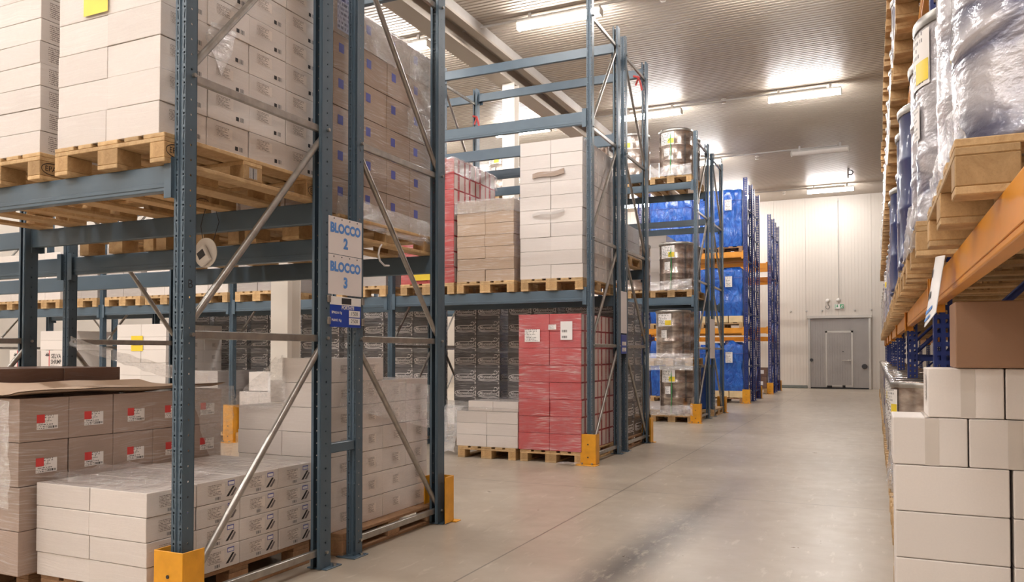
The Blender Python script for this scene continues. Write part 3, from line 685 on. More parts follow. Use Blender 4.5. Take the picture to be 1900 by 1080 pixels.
def film(name, label, q, n=(26, 20), amp=.02, seed=0, mat='film', cat='plastic film', fr=9, sag=0, ragged=.25):
    """crumpled sheet over the four corners q, ragged along its edges"""
    a, b, c, d = [Vector(p) for p in q]; nu, nv = n; vs = []; R = random.Random(seed)
    nrm = (b-a).cross(d-a).normalized()
    for j in range(nv+1):
        for i in range(nu+1):
            u, v = i/nu, j/nv; p = (a*(1-u)+b*u)*(1-v)+(d*(1-u)+c*u)*v
            s = Vector((u*(b-a).length*fr*.45+seed*3.1, v*(d-a).length*fr*1.5+u*1.5, seed*1.7)); k = noise.noise(s)+.5*noise.noise(s*2.3)+.35*abs(noise.noise(s*4.1))
            edge = 1 if .02 < u < .98 and .02 < v < .98 else 2.0
            p = p+nrm*(k*amp*.8+amp*.5)+Vector((noise.noise(s*1.7+Vector((9, 0, 0))), noise.noise(s*1.7+Vector((0, 9, 0))), noise.noise(s*1.9)))*amp*ragged*edge
            p.z -= sag*4*u*(1-u)
            vs.append(p)
    w_ = nu+1
    m = MB(); m.polys(vs, [(j*w_+i, j*w_+i+1, (j+1)*w_+i+1, (j+1)*w_+i) for j in range(nv) for i in range(nu)], mat, seed % 2 == 0)
    return tag(m.build(name), label, cat)
def film_cap(label, x0, x1, y0, y1, z, drop=.14, inset=.16, seed=1, mat='film', up=.02, cat='plastic film', lift=None, name='stretch_film'):
    """loose film gathered over the top edge of a wrapped load: a strip all round, turned in over the top"""
    cx, cy = (x0+x1)/2, (y0+y1)/2; vs = []; per = []
    N = 22
    for k in range(N): per.append((x0+(x1-x0)*k/N, y0))
    for k in range(N): per.append((x1, y0+(y1-y0)*k/N))
    for k in range(N): per.append((x1-(x1-x0)*k/N, y1))
    for k in range(N): per.append((x0, y1-(y1-y0)*k/N))
    n = len(per); rows = 9
    for j in range(rows+1):
        t = j/rows
        for x, y in per:
            if t < .5:                        # up the sides
                px, py, pz = x, y, z-drop*(1-t*2); out = .012
            else:
                k = (t-.5)*2; px, py, pz = x+(cx-x)*k*inset*2.2, y+(cy-y)*k*inset*2.2, z+up*math.sin(k*PI/2)+.006; out = 0
            s = Vector((px*8+seed*5, py*8, pz*8)); k1 = noise.noise(s)+.5*noise.noise(s*2.7)
            d = Vector((px-cx, py-cy, 0)).normalized()
            amp = .014 if t < .5 else .010
            e = .03*noise.noise(s*2+Vector((3, 3, 3))) if j in (0, rows) else 0
            vs.append(Vector((px, py, pz))+d*(out+max(-.4, k1)*amp)+Vector((0, 0, abs(k1)*.02 if t >= .5 else e)))
            if lift: vs[-1].z += lift(px, py, t)
    m = MB(); m.polys(vs, [(j*n+i, j*n+(i+1) % n, (j+1)*n+(i+1) % n, (j+1)*n+i) for j in range(rows) for i in range(n)], mat, False)
    return tag(m.build(name), label, cat)

S1, S2, S3 = -3.52, -4.37, -5.22
# nearest rack, upper level
pallet(S1, 3.34, LA, 'pallet on nearest rack shelf, under printed white cartons', stamp=True); pallet(-4.44, 3.34, LA, 'pallet on nearest shelf at left edge, under small white cartons', stamp=True); pallet(-5.34, 3.34, LA, 'pallet on nearest shelf, innermost, mostly out of frame')
stack('white_carton', 'white printed', 'stack on nearest shelf', -3.915, -3.165, 2.75, 3.96, LA+.144, 2, 4, 9, .163, 'white', d_tallwhite)
stack('white_carton', 'white', 'flat-carton stack at upper left edge', -4.84, -4.06, 2.75, 3.95, LA+.144, 2, 3, 12, .122, 'white', d_smallwhite)
m = MB(); m.rect(-.09, -.05, .18, .10, 'yellow', 0); tag(m.build('paper_label', None, (-3.62, 2.742, 3.10), (PI/2, 0, 0)), 'yellow paper label on white cartons at top left', 'label')
film('stretch_film', 'bunched clear film on printed white cartons above nearest shelf', [(-3.155, 3.02, 2.95), (-3.155, 3.14, 2.78), (-3.155, 3.25, 3.06), (-3.155, 3.05, 3.05)], (14, 14), .02, 4, 'filmthick')
# nearest rack, floor
pallet(-3.62, 3.36, 0, 'pallet on the floor under low white printed cartons', stamp=False, old=True); pallet(-4.52, 3.36, 0, 'pallet on the floor under brown cartons at left', old=True)
stack('white_carton', 'white printed', 'low pile by nearest guard', -4.03, -3.215, 2.74, 3.98, .144, 2, 4, 4, .121, 'white', d_lowwhite, top=True)
stack('brown_carton', 'brown', 'wrapped stack at lower left', -4.86, -4.06, 2.66, 4.06, .144, 2, 5, 4, .2315, 'brown', d_brown, top=True)
m = MB(); R = random.Random(3); NN = 14; vs = []
for j in range(NN+1):
    for i in range(NN+1):
        u, v = i/NN, j/NN; x = -4.87+.84*u; y = 2.63+1.44*v
        zz = 1.078+.012+.02*noise.noise(Vector((x*3, y*3, 0)))+(.035*max(0, 1-u*6) if v > .1 else 0)+.02*max(0, 1-(1-u)*9)
        vs.append((x, y, zz))
k = (NN+1)**2; vs += [(x, y, z-.005) for x, y, z in vs]
fs = [(j*(NN+1)+i, j*(NN+1)+i+1, (j+1)*(NN+1)+i+1, (j+1)*(NN+1)+i) for j in range(NN) for i in range(NN)]
m.polys(vs, fs+[tuple(k+a for a in reversed(f)) for f in fs], 'sheet', True)
tag(m.build('cardboard_sheet'), 'loose brown cardboard sheet lying on wrapped brown cartons', 'cardboard')
def d_weight(o, ix, iy, iz, sx, sy, sz, n): on_x(o, art('wt', lambda m: m.text('6x2kg', .05, 0, .06, 'ink', sx=1.1)), sx, .02, 0) if ix == 0 else None
stack('dark_brown_carton', 'dark brown', 'low row behind cardboard sheet', -5.76, -4.98, 2.7, 4.0, 1.02, 2, 3, 1, .19, 'dkbrown', d_weight, top=True, group='dark brown cartons in nearest rack')
stack('dark_brown_carton', 'dark brown', 'lower pile behind cardboard sheet', -5.76, -4.98, 2.7, 4.0, .144, 2, 3, 4, .218, 'dkbrown', None, group='dark brown cartons in nearest rack')
pallet(-5.37, 3.36, 0, 'pallet on the floor under dark brown cartons', False)
film('stretch_film', 'long clear film tail stretched above brown cartons', [(-5.5, 4.0, 1.36), (-4.1, 4.02, 1.08), (-4.1, 4.0, 1.17), (-5.5, 4.0, 1.44)], (40, 10), .03, 8, 'film', sag=.02)
film('stretch_film', 'torn clear film at front corner of brown cartons', [(-4.80, 2.62, .62), (-4.06, 2.62, .5), (-4.06, 2.62, 1.06), (-4.85, 2.62, 1.1)], (26, 20), .018, 6, 'film')
film('stretch_film', 'crumpled clear film lying on low white printed cartons', [(-4.02, 2.76, .645), (-3.3, 2.76, .632), (-3.3, 3.3, .64), (-4.02, 3.3, .66)], (30, 24), .02, 12, 'film')
film('stretch_film', 'clear film hanging off far end of brown cartons', [(-4.04, 3.95, .55), (-4.03, 4.12, .55), (-4.02, 4.12, 1.08), (-4.04, 3.75, 1.1)], (12, 24), .02, 14, 'film')

# second rack (behind the BLOCCO signs)
pallet(S1-.02, 4.74, LB, 'pallet on second rack shelf under kraft cartons with blue labels'); pallet(S2-.04, 4.76, LB, 'pallet on second rack shelf, inner place beside kraft cartons', False)
pallet(S3-.02, 4.76, LB, 'pallet on second rack shelf, innermost place', False)
stack('kraft_carton', 'kraft', 'tall blue-labelled stack', -3.945, -3.165, 4.10, 5.34, LB+.144, 2, 4, 6, .236, 'kraft', d_kraft, top=True)
stack('tan_carton', 'tan', 'inner stack beside blue-labelled one', -4.80, -4.02, 4.16, 5.34, LB+.144, 2, 3, 4, .236, 'tan')
m = MB(); m.rect(-.12, -.14, .24, .28, 'lav'); tag(m.build('document_sheet', None, (-3.156, 4.25, 3.56), FX), 'lavender printed sheet on top front of kraft stack', 'sheet')
film_cap('clear film domed over top of blue-labelled kraft cartons', -3.95, -3.155, 4.10, 5.36, LB+.144+1.416, .25, .2, 3, 'film', .05, lift=lambda x, y, t: (.06*max(0, (y-4.9)/.4)-.16*max(0, (y-5.0)/.36)**2) if t > .45 else 0)
film('stretch_film', 'shiny bulging film at rear corner of kraft stack', [(-3.15, 4.95, 2.9), (-3.15, 5.37, 2.95), (-3.16, 5.35, 3.42), (-3.16, 5.0, 3.6)], (22, 26), .035, 5, 'film', fr=7)
film('stretch_film', 'clear film skirt along foot of kraft stack', [(-3.15, 4.12, 2.17), (-3.15, 5.36, 2.12), (-3.15, 5.36, 2.32), (-3.15, 4.12, 2.34)], (60, 10), .014, 16, 'film')
pallet(S1, 4.76, 0, 'old pallet on the floor under stepped white cartons', old=True)
stack('white_carton', 'white', 'stepped pile behind BLOCCO uprights', -3.965, -3.205, 4.12, 5.36, .144, 2, 4, 7, .162, 'white', d_bwhite, heights=lambda ix, iy: (7 if iy < 2 else 6) if ix == 0 else (5 if iy == 0 else 6), top=True)
film('stretch_film', 'clear film slumping off step of white cartons', [(-4.02, 4.08, .95), (-3.5, 4.09, .96), (-3.55, 4.10, 1.30), (-3.62, 4.12, 1.28)], (26, 22), .03, 18, 'film', sag=.02)
film('stretch_film', 'loose clear film on aisle side of stepped white cartons', [(-3.195, 4.2, .95), (-3.195, 5.38, .72), (-3.195, 5.38, 1.06), (-3.195, 4.3, 1.14)], (44, 16), .02, 20, 'film')

m = MB(); m.path([(-3.14, 4.62, 2.07), (-3.13, 4.58, 2.04), (-3.125, 4.56, 1.99), (-3.125, 4.58, 1.95), (-3.13, 4.64, 1.925), (-3.13, 4.70, 1.93)], .007, 'paper', 5)
tag(m.build('plastic_strap'), 'loose white strap dangling below kraft carton pallet', 'strap')
# signs between the two nearest racks
e = empty('bay_sign', (-3.0405, 4.075, 1.926), 'white sign reading BLOCCO 2, upper of the two', 'sign'); R0 = (0, 0, 0)
def bay_sign(e, num, h):
    m = MB(); m.bbox(-.006, -.172, 0, 0, .172, h, 'signpaper', .001); m.build('sign_board', e)
    m = MB(); m.text('BLOCCO', .080, 0, h*.69, 'blueink', bold=.0042, sx=.95); m.build('lettering', e, (.0008, 0, 0), FX)
    m = MB(); m.text(num, .09, 0, h*.30, 'blueink', bold=.0042); m.build('numeral', e, (.0008, 0, 0), FX)
    m = MB()
    for q in (-.12, -.04, .04, .12): m.tube((0, q, h-.012), (.003, q, h-.012), .004, 'darkplastic', 8)
    m.build('rivet', e)
bay_sign(e, '2', .232)
e = empty('bay_sign', (-3.0405, 4.075, 1.674), 'white sign reading BLOCCO 3, lower of the two', 'sign'); bay_sign(e, '3', .248)
e = empty('load_sign', (-3.0405, 4.08, 1.472), 'blue load sign reading PORTATE under BLOCCO signs', 'sign')
m = MB(); m.bbox(-.006, -.16, 0, 0, .16, .19, 'royal', .001); m.bbox(-.005, -.16, .138, .0006, .16, .19, 'paper', .0005); m.build('sign_board', e)
m = MB(); m.rect(-.045, .145, .10, .038, 'ink'); m.text('PORTATE', .03, .02, .122, 'paper', bold=.001); m.text('SPALLA: Kg', .021, -.145, .09, 'paper', align='LEFT', bold=.0006); m.text('PIANO: Kg', .021, -.145, .042, 'paper', align='LEFT', bold=.0006); m.build('lettering', e, (.0014, 0, 0), FX)
m = MB(); m.rect(.03, .066, .118, .042, 'paper'); m.rect(.03, .018, .118, .042, 'paper'); m.build('number_plate', e, (.0012, 0, 0), FX)
m = MB(); m.text("1'500", .034, .088, .087, 'ink'); m.text("2'500", .034, .088, .039, 'ink'); m.build('numerals', e, (.002, 0, 0), FX)
for q in (-.185, .165):
    for z in (.015, .15): m = MB(); m.bbox(-.007, q, z, .006, q+.03, z+.045, 'zinc', .003); m.build('clip', e)
m = MB(); m.text('B', .06, 0, 0, 'ink'); tag(m.build('marking', None, (-3.0455, 2.838, 1.647), FX), 'black handwritten B on side of nearest upright', 'marking')

# data logger hanging by wire inside the nearest rack
e = empty('data_logger', (-3.985, 3.842, 1.968), 'white data logger on round plate hanging under shelf', 'logger')
m = MB(); m.lathe([(.098, 0), (.098, .006)], 'sensor', 28); m.build('round_plate', e, (0, 0, 0), FY)
m = MB(); m.bbox(-.048, -.036, -.075, .048, -.012, .045, 'sensor', .006); bd = m.build('casing', e, (-.01, 0, -.01), (0, math.radians(-31), 0))
m = MB(); m.bbox(-.03, -.0385, -.03, .03, -.036, .02, 'darkplastic', .001); m.build('screen', bd)
m = MB(); m.path([(-.03, .0, .09), (-.06, .01, .18), (-.05, .02, .25), (-.02, .03, .34)], .0025, 'darkplastic', 5); m.path([(.06, 0, .07), (.09, .02, .2), (.03, .03, .34)], .0025, 'darkplastic', 5); m.build('wire', e)

# third rack: upper loads
for cx, l in ((S1, 'tall white stack'), (S2-.04, 'tan wrapped stack'), (-5.25, 'red stack with yellow label')): pallet(cx, 9.35, LC, f'pallet on shelf under {l}')
stack('white_carton', 'white', 'tall white shelf stack', -3.935, -3.125, 8.76, 9.95, LC+.144, 2, 4, 10, .167, 'white', d_bwhite, top=False)
for z, l in ((3.42, 'brownish paper strip across tall white stack'), (2.96, 'folded white paper strip across tall white stack')):
    m = MB(); vs = []
    for i in range(13):
        u = i/12; yo = 8.752-.012-.02*abs(math.sin(u*PI))*(z < 3); x = -3.76+.41*u; zz = z+.03*u+.01*math.sin(u*7)
        vs += [(x, yo, zz), (x, yo-.01*(z < 3), zz+(.06 if z > 3 else .03)), (x, yo+.008, zz), (x, yo+.008, zz+(.06 if z > 3 else .03))]
    m.polys(vs, [f for i in range(12) for f in ((4*i, 4*i+4, 4*i+5, 4*i+1), (4*i+2, 4*i+3, 4*i+7, 4*i+6), (4*i+1, 4*i+5, 4*i+7, 4*i+3), (4*i, 4*i+2, 4*i+6, 4*i+4))], 'kraft' if z > 3 else 'paper'); tag(m.build('paper_strip'), l, 'strip')
stack('tan_carton', 'tan', 'wrapped tan shelf stack', -4.815, -4.02, 8.77, 9.95, LC+.144, 2, 3, 7, .145, 'tan', None, top=True)
film_cap('crumpled film gathered on top of tan shelf stack', -4.83, -4.01, 8.755, 9.95, LC+.144+1.02, .16, .25, 9, 'film', .03)
stack('red_carton', 'red', 'red shelf stack', -5.66, -4.86, 8.77, 9.97, LC+.144, 2, 4, 8, .2, 'red', d_red, top=True)
film_cap('clear film gathered on top of red shelf stack', -5.67, -4.85, 8.76, 9.98, LC+.144+1.605, .2, .2, 11, 'film', .03)
m = MB(); m.rect(-.15, -.1, .3, .2, 'yellow'); m.rect(-.13, -.06, .26, .12, 'lblprint', -.0001); tag(m.build('paper_label', None, (-5.33, 8.757, 2.35), FY), 'yellow label at foot of red shelf stack', 'label')
m = MB(); m.rect(-.06, -.12, .12, .24, 'paper'); tag(m.build('paper_label', None, (-5.05, 8.757, 3.6), FY), 'white label near top of red shelf stack', 'label')
# third rack: floor loads, first bay
pallet(-3.53, 9.35, 0, 'pallet on the floor under tall red stack', old=False); pallet(-4.39, 9.35, 0, 'pallet on the floor under small white pile beside red stack')
stack('red_carton', 'red', 'tall red floor stack', -3.945, -3.135, 8.74, 9.98, .144, 2, 4, 8, .204, 'red', d_red, top=False)
for x, z, w_, h, l in ((-3.76, 1.52, .20, .15, 'wide white label at top left of tall red floor stack'), (-3.50, 1.62, .10, .06, 'small white label between two larger ones on red stack')):
    m = MB(); m.rect(-w_/2, -h/2, w_, h, 'lblprint'); tag(m.build('paper_label', None, (x, 8.732, z), FY), l, 'label', 'labels on tall red stack')
m = MB(); m.rect(-.075, -.11, .15, .22, 'paper'); m.rect(-.06, -.02, .07, .03, 'bars', .0004); m.rect(-.06, -.09, .07, .03, 'bars', .0004); tag(m.build('paper_label', None, (-3.32, 8.732, 1.575), FY), 'tall white barcode label at top right of red floor stack', 'label', 'labels on tall red stack')
stack('white_carton', 'white', 'small pile left of tall red stack', -4.815, -3.965, 8.76, 9.9, .144, 2, 3, 3, .147, 'white', None, top=True)
stack('white_carton', 'white', 'single cartons atop small pile', -4.66, -3.97, 8.78, 9.3, .144+.442, 2, 1, 1, .125, 'white', None, top=True)
film('stretch_film', 'thin clear film over small white pile beside red stack', [(-4.83, 8.74, .62), (-3.96, 8.745, .6), (-3.96, 9.2, .78), (-4.83, 9.2, .68)], (30, 16), .02, 22, 'film')
film('stretch_film', 'silvery bundle of loose film on floor left of small pile', [(-5.3, 8.95, .02), (-4.9, 8.9, .02), (-4.9, 9.1, .62), (-5.2, 9.2, .62)], (22, 26), .06, 24, 'filmthick', fr=6)
film('stretch_film', 'scrap of film on floor in front of tall red stack', [(-3.42, 8.60, .015), (-3.2, 8.55, .015), (-3.16, 8.7, .02), (-3.36, 8.72, .02)], (14, 10), .015, 26, 'filmthick')
# third rack: loads of the inner bays (upper)
BX = [-6.28, -7.20, -8.1, -9.05, -9.95, -10.86, -11.85, -12.75, -13.65]
WH = [('grey_carton', 'grey wrapped', 'grey'), ('white_carton', 'white', 'white'), ('grey_carton', 'grey wrapped', 'grey'), ('white_carton', 'white', 'white'), ('white_carton', 'white', 'white'), ('grey_carton', 'grey wrapped', 'grey'), ('grey_carton', 'grey wrapped', 'grey'), ('white_carton', 'white', 'white'), ('white_carton', 'white', 'white')]
for i, cx in enumerate(BX):
    k, c, mt = WH[i]; pl = ['next to red', 'second beyond red', 'third beyond red', 'fourth beyond red', 'fifth beyond red', 'sixth beyond red', 'seventh beyond red', 'eighth beyond red', 'farthest from aisle'][i]
    if i == 1: continue
    pallet(cx, 9.35, LC, f'pallet on red stack shelf, place {pl}', False); stack(k, c, f'shelf stack {pl}', cx-.39, cx+.39, 8.77, 9.95, LC+.144, 2, 3, 4, .2, mt, None)
# inner bays, floor
def d_selva(o, ix, iy, iz, sx, sy, sz, n): 
    if iy == 0: on_y(o, art('selva', selva), sy, 0, .0, 'print', 'black lettering with leaf sprig')
pallet(-12.55, 9.35, 0, 'pallet on the floor under printed shrimp carton', False); pallet(-10.55, 9.35, 0, 'pallet on the floor under white stack with yellow label', False); pallet(-13.5, 9.35, 0, 'pallet on the floor at far left under shrimp carton', False); pallet(-8.95, 9.35, 0, 'pallet on the floor under grey carton pile', False); pallet(-8.12, 9.4, 0, 'pallet under white carton marked 1', False)
def big_carton(cx, y, z, sx, sy, sz, mat, label, name='shrimp_carton'):
    m = MB(); m.bbox(-sx/2, -sy/2, 0, sx/2, sy/2, sz, mat, .004); return tag(m.build(name, None, (cx, y, z)), label, 'carton')
for cx, l in ((-12.52, 'behind brown cartons'), (-13.35, 'at far left edge')):
    for q in range(3):
        o = big_carton(cx, 9.15, .144+.405*q, .72, .7, .40, 'whiteplain', f"white printed shrimp carton, {['bottom', 'middle', 'upper'][q]} of pile {l}"); on_y(o, art('selva', selva), .7, 0, 0, 'print', 'black lettering with leaf sprig')
stack('white_carton', 'white', 'pair atop shrimp cartons behind brown stack', -12.9, -12.14, 8.8, 9.6, 1.36, 1, 1, 2, .16, 'whiteplain')
stack('white_carton', 'white', 'pile with yellow label behind brown stack', -10.98, -9.9, 8.76, 9.9, .56, 2, 3, 6, .20, 'whiteplain', d_bwhite, top=True)
o = big_carton(-10.44, 9.2, .144, 1.0, .85, .405, 'whiteplain', 'white printed shrimp carton under pile with yellow label'); on_y(o, art('selva', selva), .85, .05, 0, 'print', 'black lettering with leaf sprig')
m = MB(); m.rect(-.13, -.12, .26, .24, 'yellow'); m.rect(-.1, -.03, .2, .02, 'ink', .0004); m.rect(-.1, .03, .2, .02, 'ink', .0004); tag(m.build('paper_label', None, (-10.52, 8.752, 1.46), FY), 'yellow label on white pile behind brown stack', 'label')
stack('grey_carton', 'grey printed', 'pile beside carton marked 1', -9.42, -8.86, 8.78, 9.6, .144, 1, 1, 3, .30, 'grey')
stack('white_carton', 'white', 'pile under carton marked 1', -8.50, -7.75, 8.85, 9.9, .144, 2, 2, 3, .2, 'white', None, top=True)
stack('white_carton', 'white', 'pair beside paper marked 1', -8.42, -7.72, 8.95, 9.5, .752, 2, 1, 1, .28, 'whiteplain', None, top=True)
m = MB(); m.rect(-.12, -.14, .24, .28, 'paper'); m.text('1', .13, .03, .05, 'ink', .0006); tag(m.build('paper_sheet', None, (-7.93, 8.944, .88), FY), 'white sheet with black 1 seen through nearest rack', 'sheet')

# fourth rack: black cartons on the floor everywhere, first bays
for i, cx in enumerate([-3.50, -4.37, -5.24, -6.32, -7.22, -8.05, -9.12, -9.95, -10.8]):
    pl = ['by aisle behind red stack', 'second from aisle', 'third from aisle', 'fourth from aisle', 'fifth from aisle', 'sixth from aisle', 'seventh from aisle', 'eighth from aisle', 'ninth from aisle'][i]
    pallet(cx, 10.76, 0, f'pallet under black cartons, {pl}', False, old=True)
    stack('black_carton', 'black lettered', f'stack {pl}', cx-.375, cx+.375, 10.14, 11.34, .144, 2, 3, 8, .236, 'black', d_mays, side=(i == 0), group='black lettered cartons')
film('stretch_film', 'silver film swathed round foot of black cartons', [(-5.7, 10.05, .1), (-4.0, 10.05, .1), (-4.0, 10.08, .62), (-5.7, 10.08, .62)], (60, 20), .04, 28, 'filmthick')
pallet(-3.52, 10.76, LD, 'pallet on shelf above black cartons by aisle', False); stack('grey_carton', 'grey wrapped', 'low pile above black cartons by aisle', -3.9, -3.14, 10.2, 11.3, LD+.144, 2, 3, 2, .22, 'grey')

# ---------------------------------------------------------------- drums
def drum_profile(r, h): return [(r*.97, 0), (r, .012), (r, .03), (r*.985, .04), (r*.985, h*.32), (r, h*.335), (r, h*.36), (r*.985, h*.375), (r*.985, h*.63), (r, h*.645), (r, h*.67), (r*.985, h*.685), (r*.985, h-.05), (r, h-.04), (r, h-.008), (r*.97, h), (r*.96, h-.015), (.02, h-.012)]
_DR = {}
def drum(cx, cy, z, label, mat='drumwrap', r=.33, h=.92, lbl=True, strap=None, name='steel_drum', group='drums on pallets', face='y'):
    k = (mat, r, h)
    if k not in _DR:
        m = MB(); m.lathe(drum_profile(r, h), mat, 40); m1 = m.mesh('drum_body')
        m = MB(); m.lathe([(r+.004, h-.055), (r+.008, h-.04), (r+.008, h-.015), (r+.002, h-.008)], 'zinc', 40); _DR[k] = (m1, m.mesh('lid_ring'))
    e = empty(name, (cx, cy, z), label, 'drum', group)
    b, rg = _DR[k]; ob('drum_body', b, e); ob('lid_ring', rg, e)
    if lbl:
        m = MB(); n = 8
        def patch(a0, a1, z0, z1, mt, off):
            vs = []; uv = []
            for i in range(n+1):
                a = a0+(a1-a0)*i/n
                for zz in (z0, z1): vs.append(((r+off)*math.cos(a), (r+off)*math.sin(a), zz)); uv.append((i/n, 0 if zz == z1 else 1))
            m.polys(vs, [(2*i, 2*i+2, 2*i+3, 2*i+1) for i in range(n)], mt, True, uv)
        a = -PI/2 if face == 'y' else PI+.5
        patch(a-.75, a+.12, h*.66, h*.92, 'lblprint', .006); patch(a-.25, a+.10, h*.68, h*.78, 'yellow', .008); patch(a-.5, a-.15, h*.42, h*.58, 'lblprint', .006)
        m.build('label', e)
    if strap:
        m = MB(); pts = [(-.04, -r-.012, .02), (-.02, -r-.012, h*.5), (-.03, -r-.012, h*.86)]; m.path(pts, .006, strap, 5); m.path([(-.02, -r-.014, h*.8), (-.07, -r-.02, h*.72)], .006, strap, 5); m.build('strap', e)
    return e
def wrapped_drums(cx, y0, z, phrase, ny=2, strap='green', film_on=True, pw=.8, parts=True):
    pallet(cx, y0+.6, z, f'pallet under steel drum {phrase}', parts)
    for k in range(ny): drum(cx+.03, y0+.34+.67*k, z+.144, f"{['front', 'rear'][k]} steel drum {phrase}", strap=strap if k == 0 else None, lbl=k == 0)
    if film_on: film('stretch_film', f'clear film skirt round foot of drum {phrase}', [(cx-.4, y0-.03, z+.13), (cx+.42, y0-.03, z+.13), (cx+.40, y0-.02, z+.34), (cx-.38, y0-.02, z+.30)], (34, 12), .03, 30, 'filmthick')
for zz, l in ((LE, 'on middle shelf beside aisle'), (4.55, 'on top shelf beside aisle'), (0, 'on the floor beside aisle')): wrapped_drums(S1, 14.84, zz, l)
pallet(S1-.03, 15.42, 1.067, 'pallet between the two floor level drums', False); 
for k in range(2): drum(S1-.03, 15.15+.67*k, 1.213, f"{['front', 'rear'][k]} steel drum stacked upon floor drum beside aisle", lbl=k == 0)
film('stretch_film', 'clear film hanging between two stacked floor drums', [(-3.98, 14.8, .98), (-3.1, 14.8, .98), (-3.1, 14.82, 1.3), (-3.98, 14.82, 1.3)], (34, 14), .03, 32, 'filmthick')
for cx, l in ((S2, 'second from aisle on top shelf'), (S3, 'third from aisle on top shelf'), (-7.22, 'deep on top shelf, seen past white stack')): wrapped_drums(cx, 14.84, 4.55, l, 1, None, False, parts=False)
wrapped_drums(S2, 14.84, LE, 'second from aisle on middle shelf', 1, None, False, parts=False)
wrapped_drums(S2-.02, 14.84, 0, 'second from aisle on the floor', 1, None, False, parts=False)
# bright blue drum behind the drums, on the floor of the rack behind
pallet(-3.42, 17.05, 0, 'pallet under bright blue drum', False); drum(-3.38, 16.82, .144, 'bright blue plastic drum behind floor steel drums', 'bluedrum', .29, .92, False, None, 'plastic_drum')
stack('grey_carton', 'grey wrapped', 'pile on shelf past drums', -4.82, -4.02, 16.56, 17.6, LE+.144, 2, 2, 5, .26, 'white')

# ---------------------------------------------------------------- blue covered loads
def blue_load(x0, x1, y0, y1, z, h, label, lbl=True, seed=1, base='wood', crates=False):
    cx, cy = (x0+x1)/2, (y0+y1)/2
    pallet(cx, cy, z, 'pallet under '+label[0].lower()+label[1:], False, x1-x0, y1-y0, 0, base == 'old'); zb = z+.144
    if crates:
        n = 3; s = (x1-x0)/n
        for k in range(n): o = big_carton(x0+s*(k+.5), y0+.3, zb, s-.02, .6, .17, 'cream', f"cream crate, {['inner', 'middle', 'aisle'][k]} one, under {label.split(',')[0]}", 'plastic_crate'); o['category'] = 'crate'
        zb += .172
    e = empty('covered_load', (cx, cy, zb), label, 'covered load', 'blue plastic covered loads')
    nu, nv, nz = 30, 20, 24; vs = []; fs = []
    per = [(x0+(x1-x0)*k/nu, y0) for k in range(nu)]+[(x1, y0+(y1-y0)*k/nv) for k in range(nv)]+[(x1-(x1-x0)*k/nu, y1) for k in range(nu)]+[(x0, y1-(y1-y0)*k/nv) for k in range(nv)]
    n = len(per)
    for j in range(nz+1):
        t = j/nz; zz = h*min(1, t/.8); sh = 1-.04*max(0, (t-.7)/.3) if t <= .8 else 1-.04-(t-.8)/.2*.9
        for x, y in per:
            s = Vector((x*3+seed*7, y*3, zz*1.4)); k = noise.noise(s)+.6*noise.noise(s*2.4)
            a, b = (x-cx)*sh, (y-cy)*sh; d = Vector((a, b, 0)).normalized()
            bulge = .03*abs(math.sin(PI*min(1, t/.8)*2)); pl = .026*noise.noise(Vector((x*8+seed, y*8, zz*1.3)))-.02*abs(noise.noise(Vector((x*3, y*3+seed, zz*4))))
            vs.append((a+d.x*(k*.022+pl+bulge-.035), b+d.y*(k*.022+pl+bulge-.035), zz+.03*noise.noise(s*1.5)+(.14*noise.noise(s*1.1)+.05*noise.noise(s*3) if t > .8 else 0) if j else 0))
    fs = [(j*n+i, j*n+(i+1) % n, (j+1)*n+(i+1) % n, (j+1)*n+i) for j in range(nz) for i in range(n)]+[tuple(range(nz*n, nz*n+n))]
    m = MB(); m.polys(vs, fs, 'bluecover', True); m.build('plastic_cover', e)
    m = MB(); m.path([(x0-cx, y0-cy-.012, h*.80), (x1-cx, y0-cy-.012, h*.80), (x1-cx+.012, y1-cy, h*.80)], .005, 'lblue', 5); m.build('tie_band', e)
    if lbl: m = MB(); m.rect(-.09, -.14, .18, .28, 'lblprint'); m.build('label', e, ((x1-x0)*.18, y0-cy-.035, h*.72), FY)
BX0 = [(-4.25, -3.13), (-5.55, -4.40), (-6.9, -6.0)]
blue_load(-4.25, -3.13, 21.18, 22.3, 3.97, 1.52, 'blue covered load on top shelf beside aisle', True, 1, 'old'); blue_load(-5.6, -4.45, 21.18, 22.3, 3.97, 1.40, 'blue covered load on top shelf, inner', False, 2)
blue_load(-4.25, -3.13, 21.18, 22.3, 1.97, 1.25, 'blue covered load on middle shelf beside aisle', True, 3, 'wood', True); blue_load(-5.6, -4.45, 21.18, 22.3, 1.97, 1.1, 'blue covered load on middle shelf, inner', False, 4)
blue_load(-4.25, -3.13, 21.18, 22.3, 0, 1.22, 'blue covered load on the floor beside aisle', True, 5, 'old', True); blue_load(-5.6, -4.45, 21.18, 22.3, 0, 1.5, 'blue covered load on the floor, inner', True, 6)
# brown boxes by the back racks
pallet(-3.55, 26.8, .03, 'pallet under brown boxes near back wall', False)
for i, (x, y, z, s, l) in enumerate(((-3.35, 26.5, .18, .36, 'lowest brown box near back wall, labelled'), (-3.72, 26.55, .18, .34, 'brown box beside labelled ones near back wall'), (-3.33, 26.55, .542, .33, 'topmost brown box near back wall'))):
    m = MB(); m.bbox(-s/2, -s/2, 0, s/2, s/2, .36 if i < 2 else .3, 'dkbrown', .004); o = tag(m.build('brown_box', None, (x, y, z)), l, 'box', 'brown boxes near back wall'); m = MB(); m.rect(-.06, .1, .13, .12, 'paper'); m.build('label', o, (0, -s/2-.001, 0), FY)

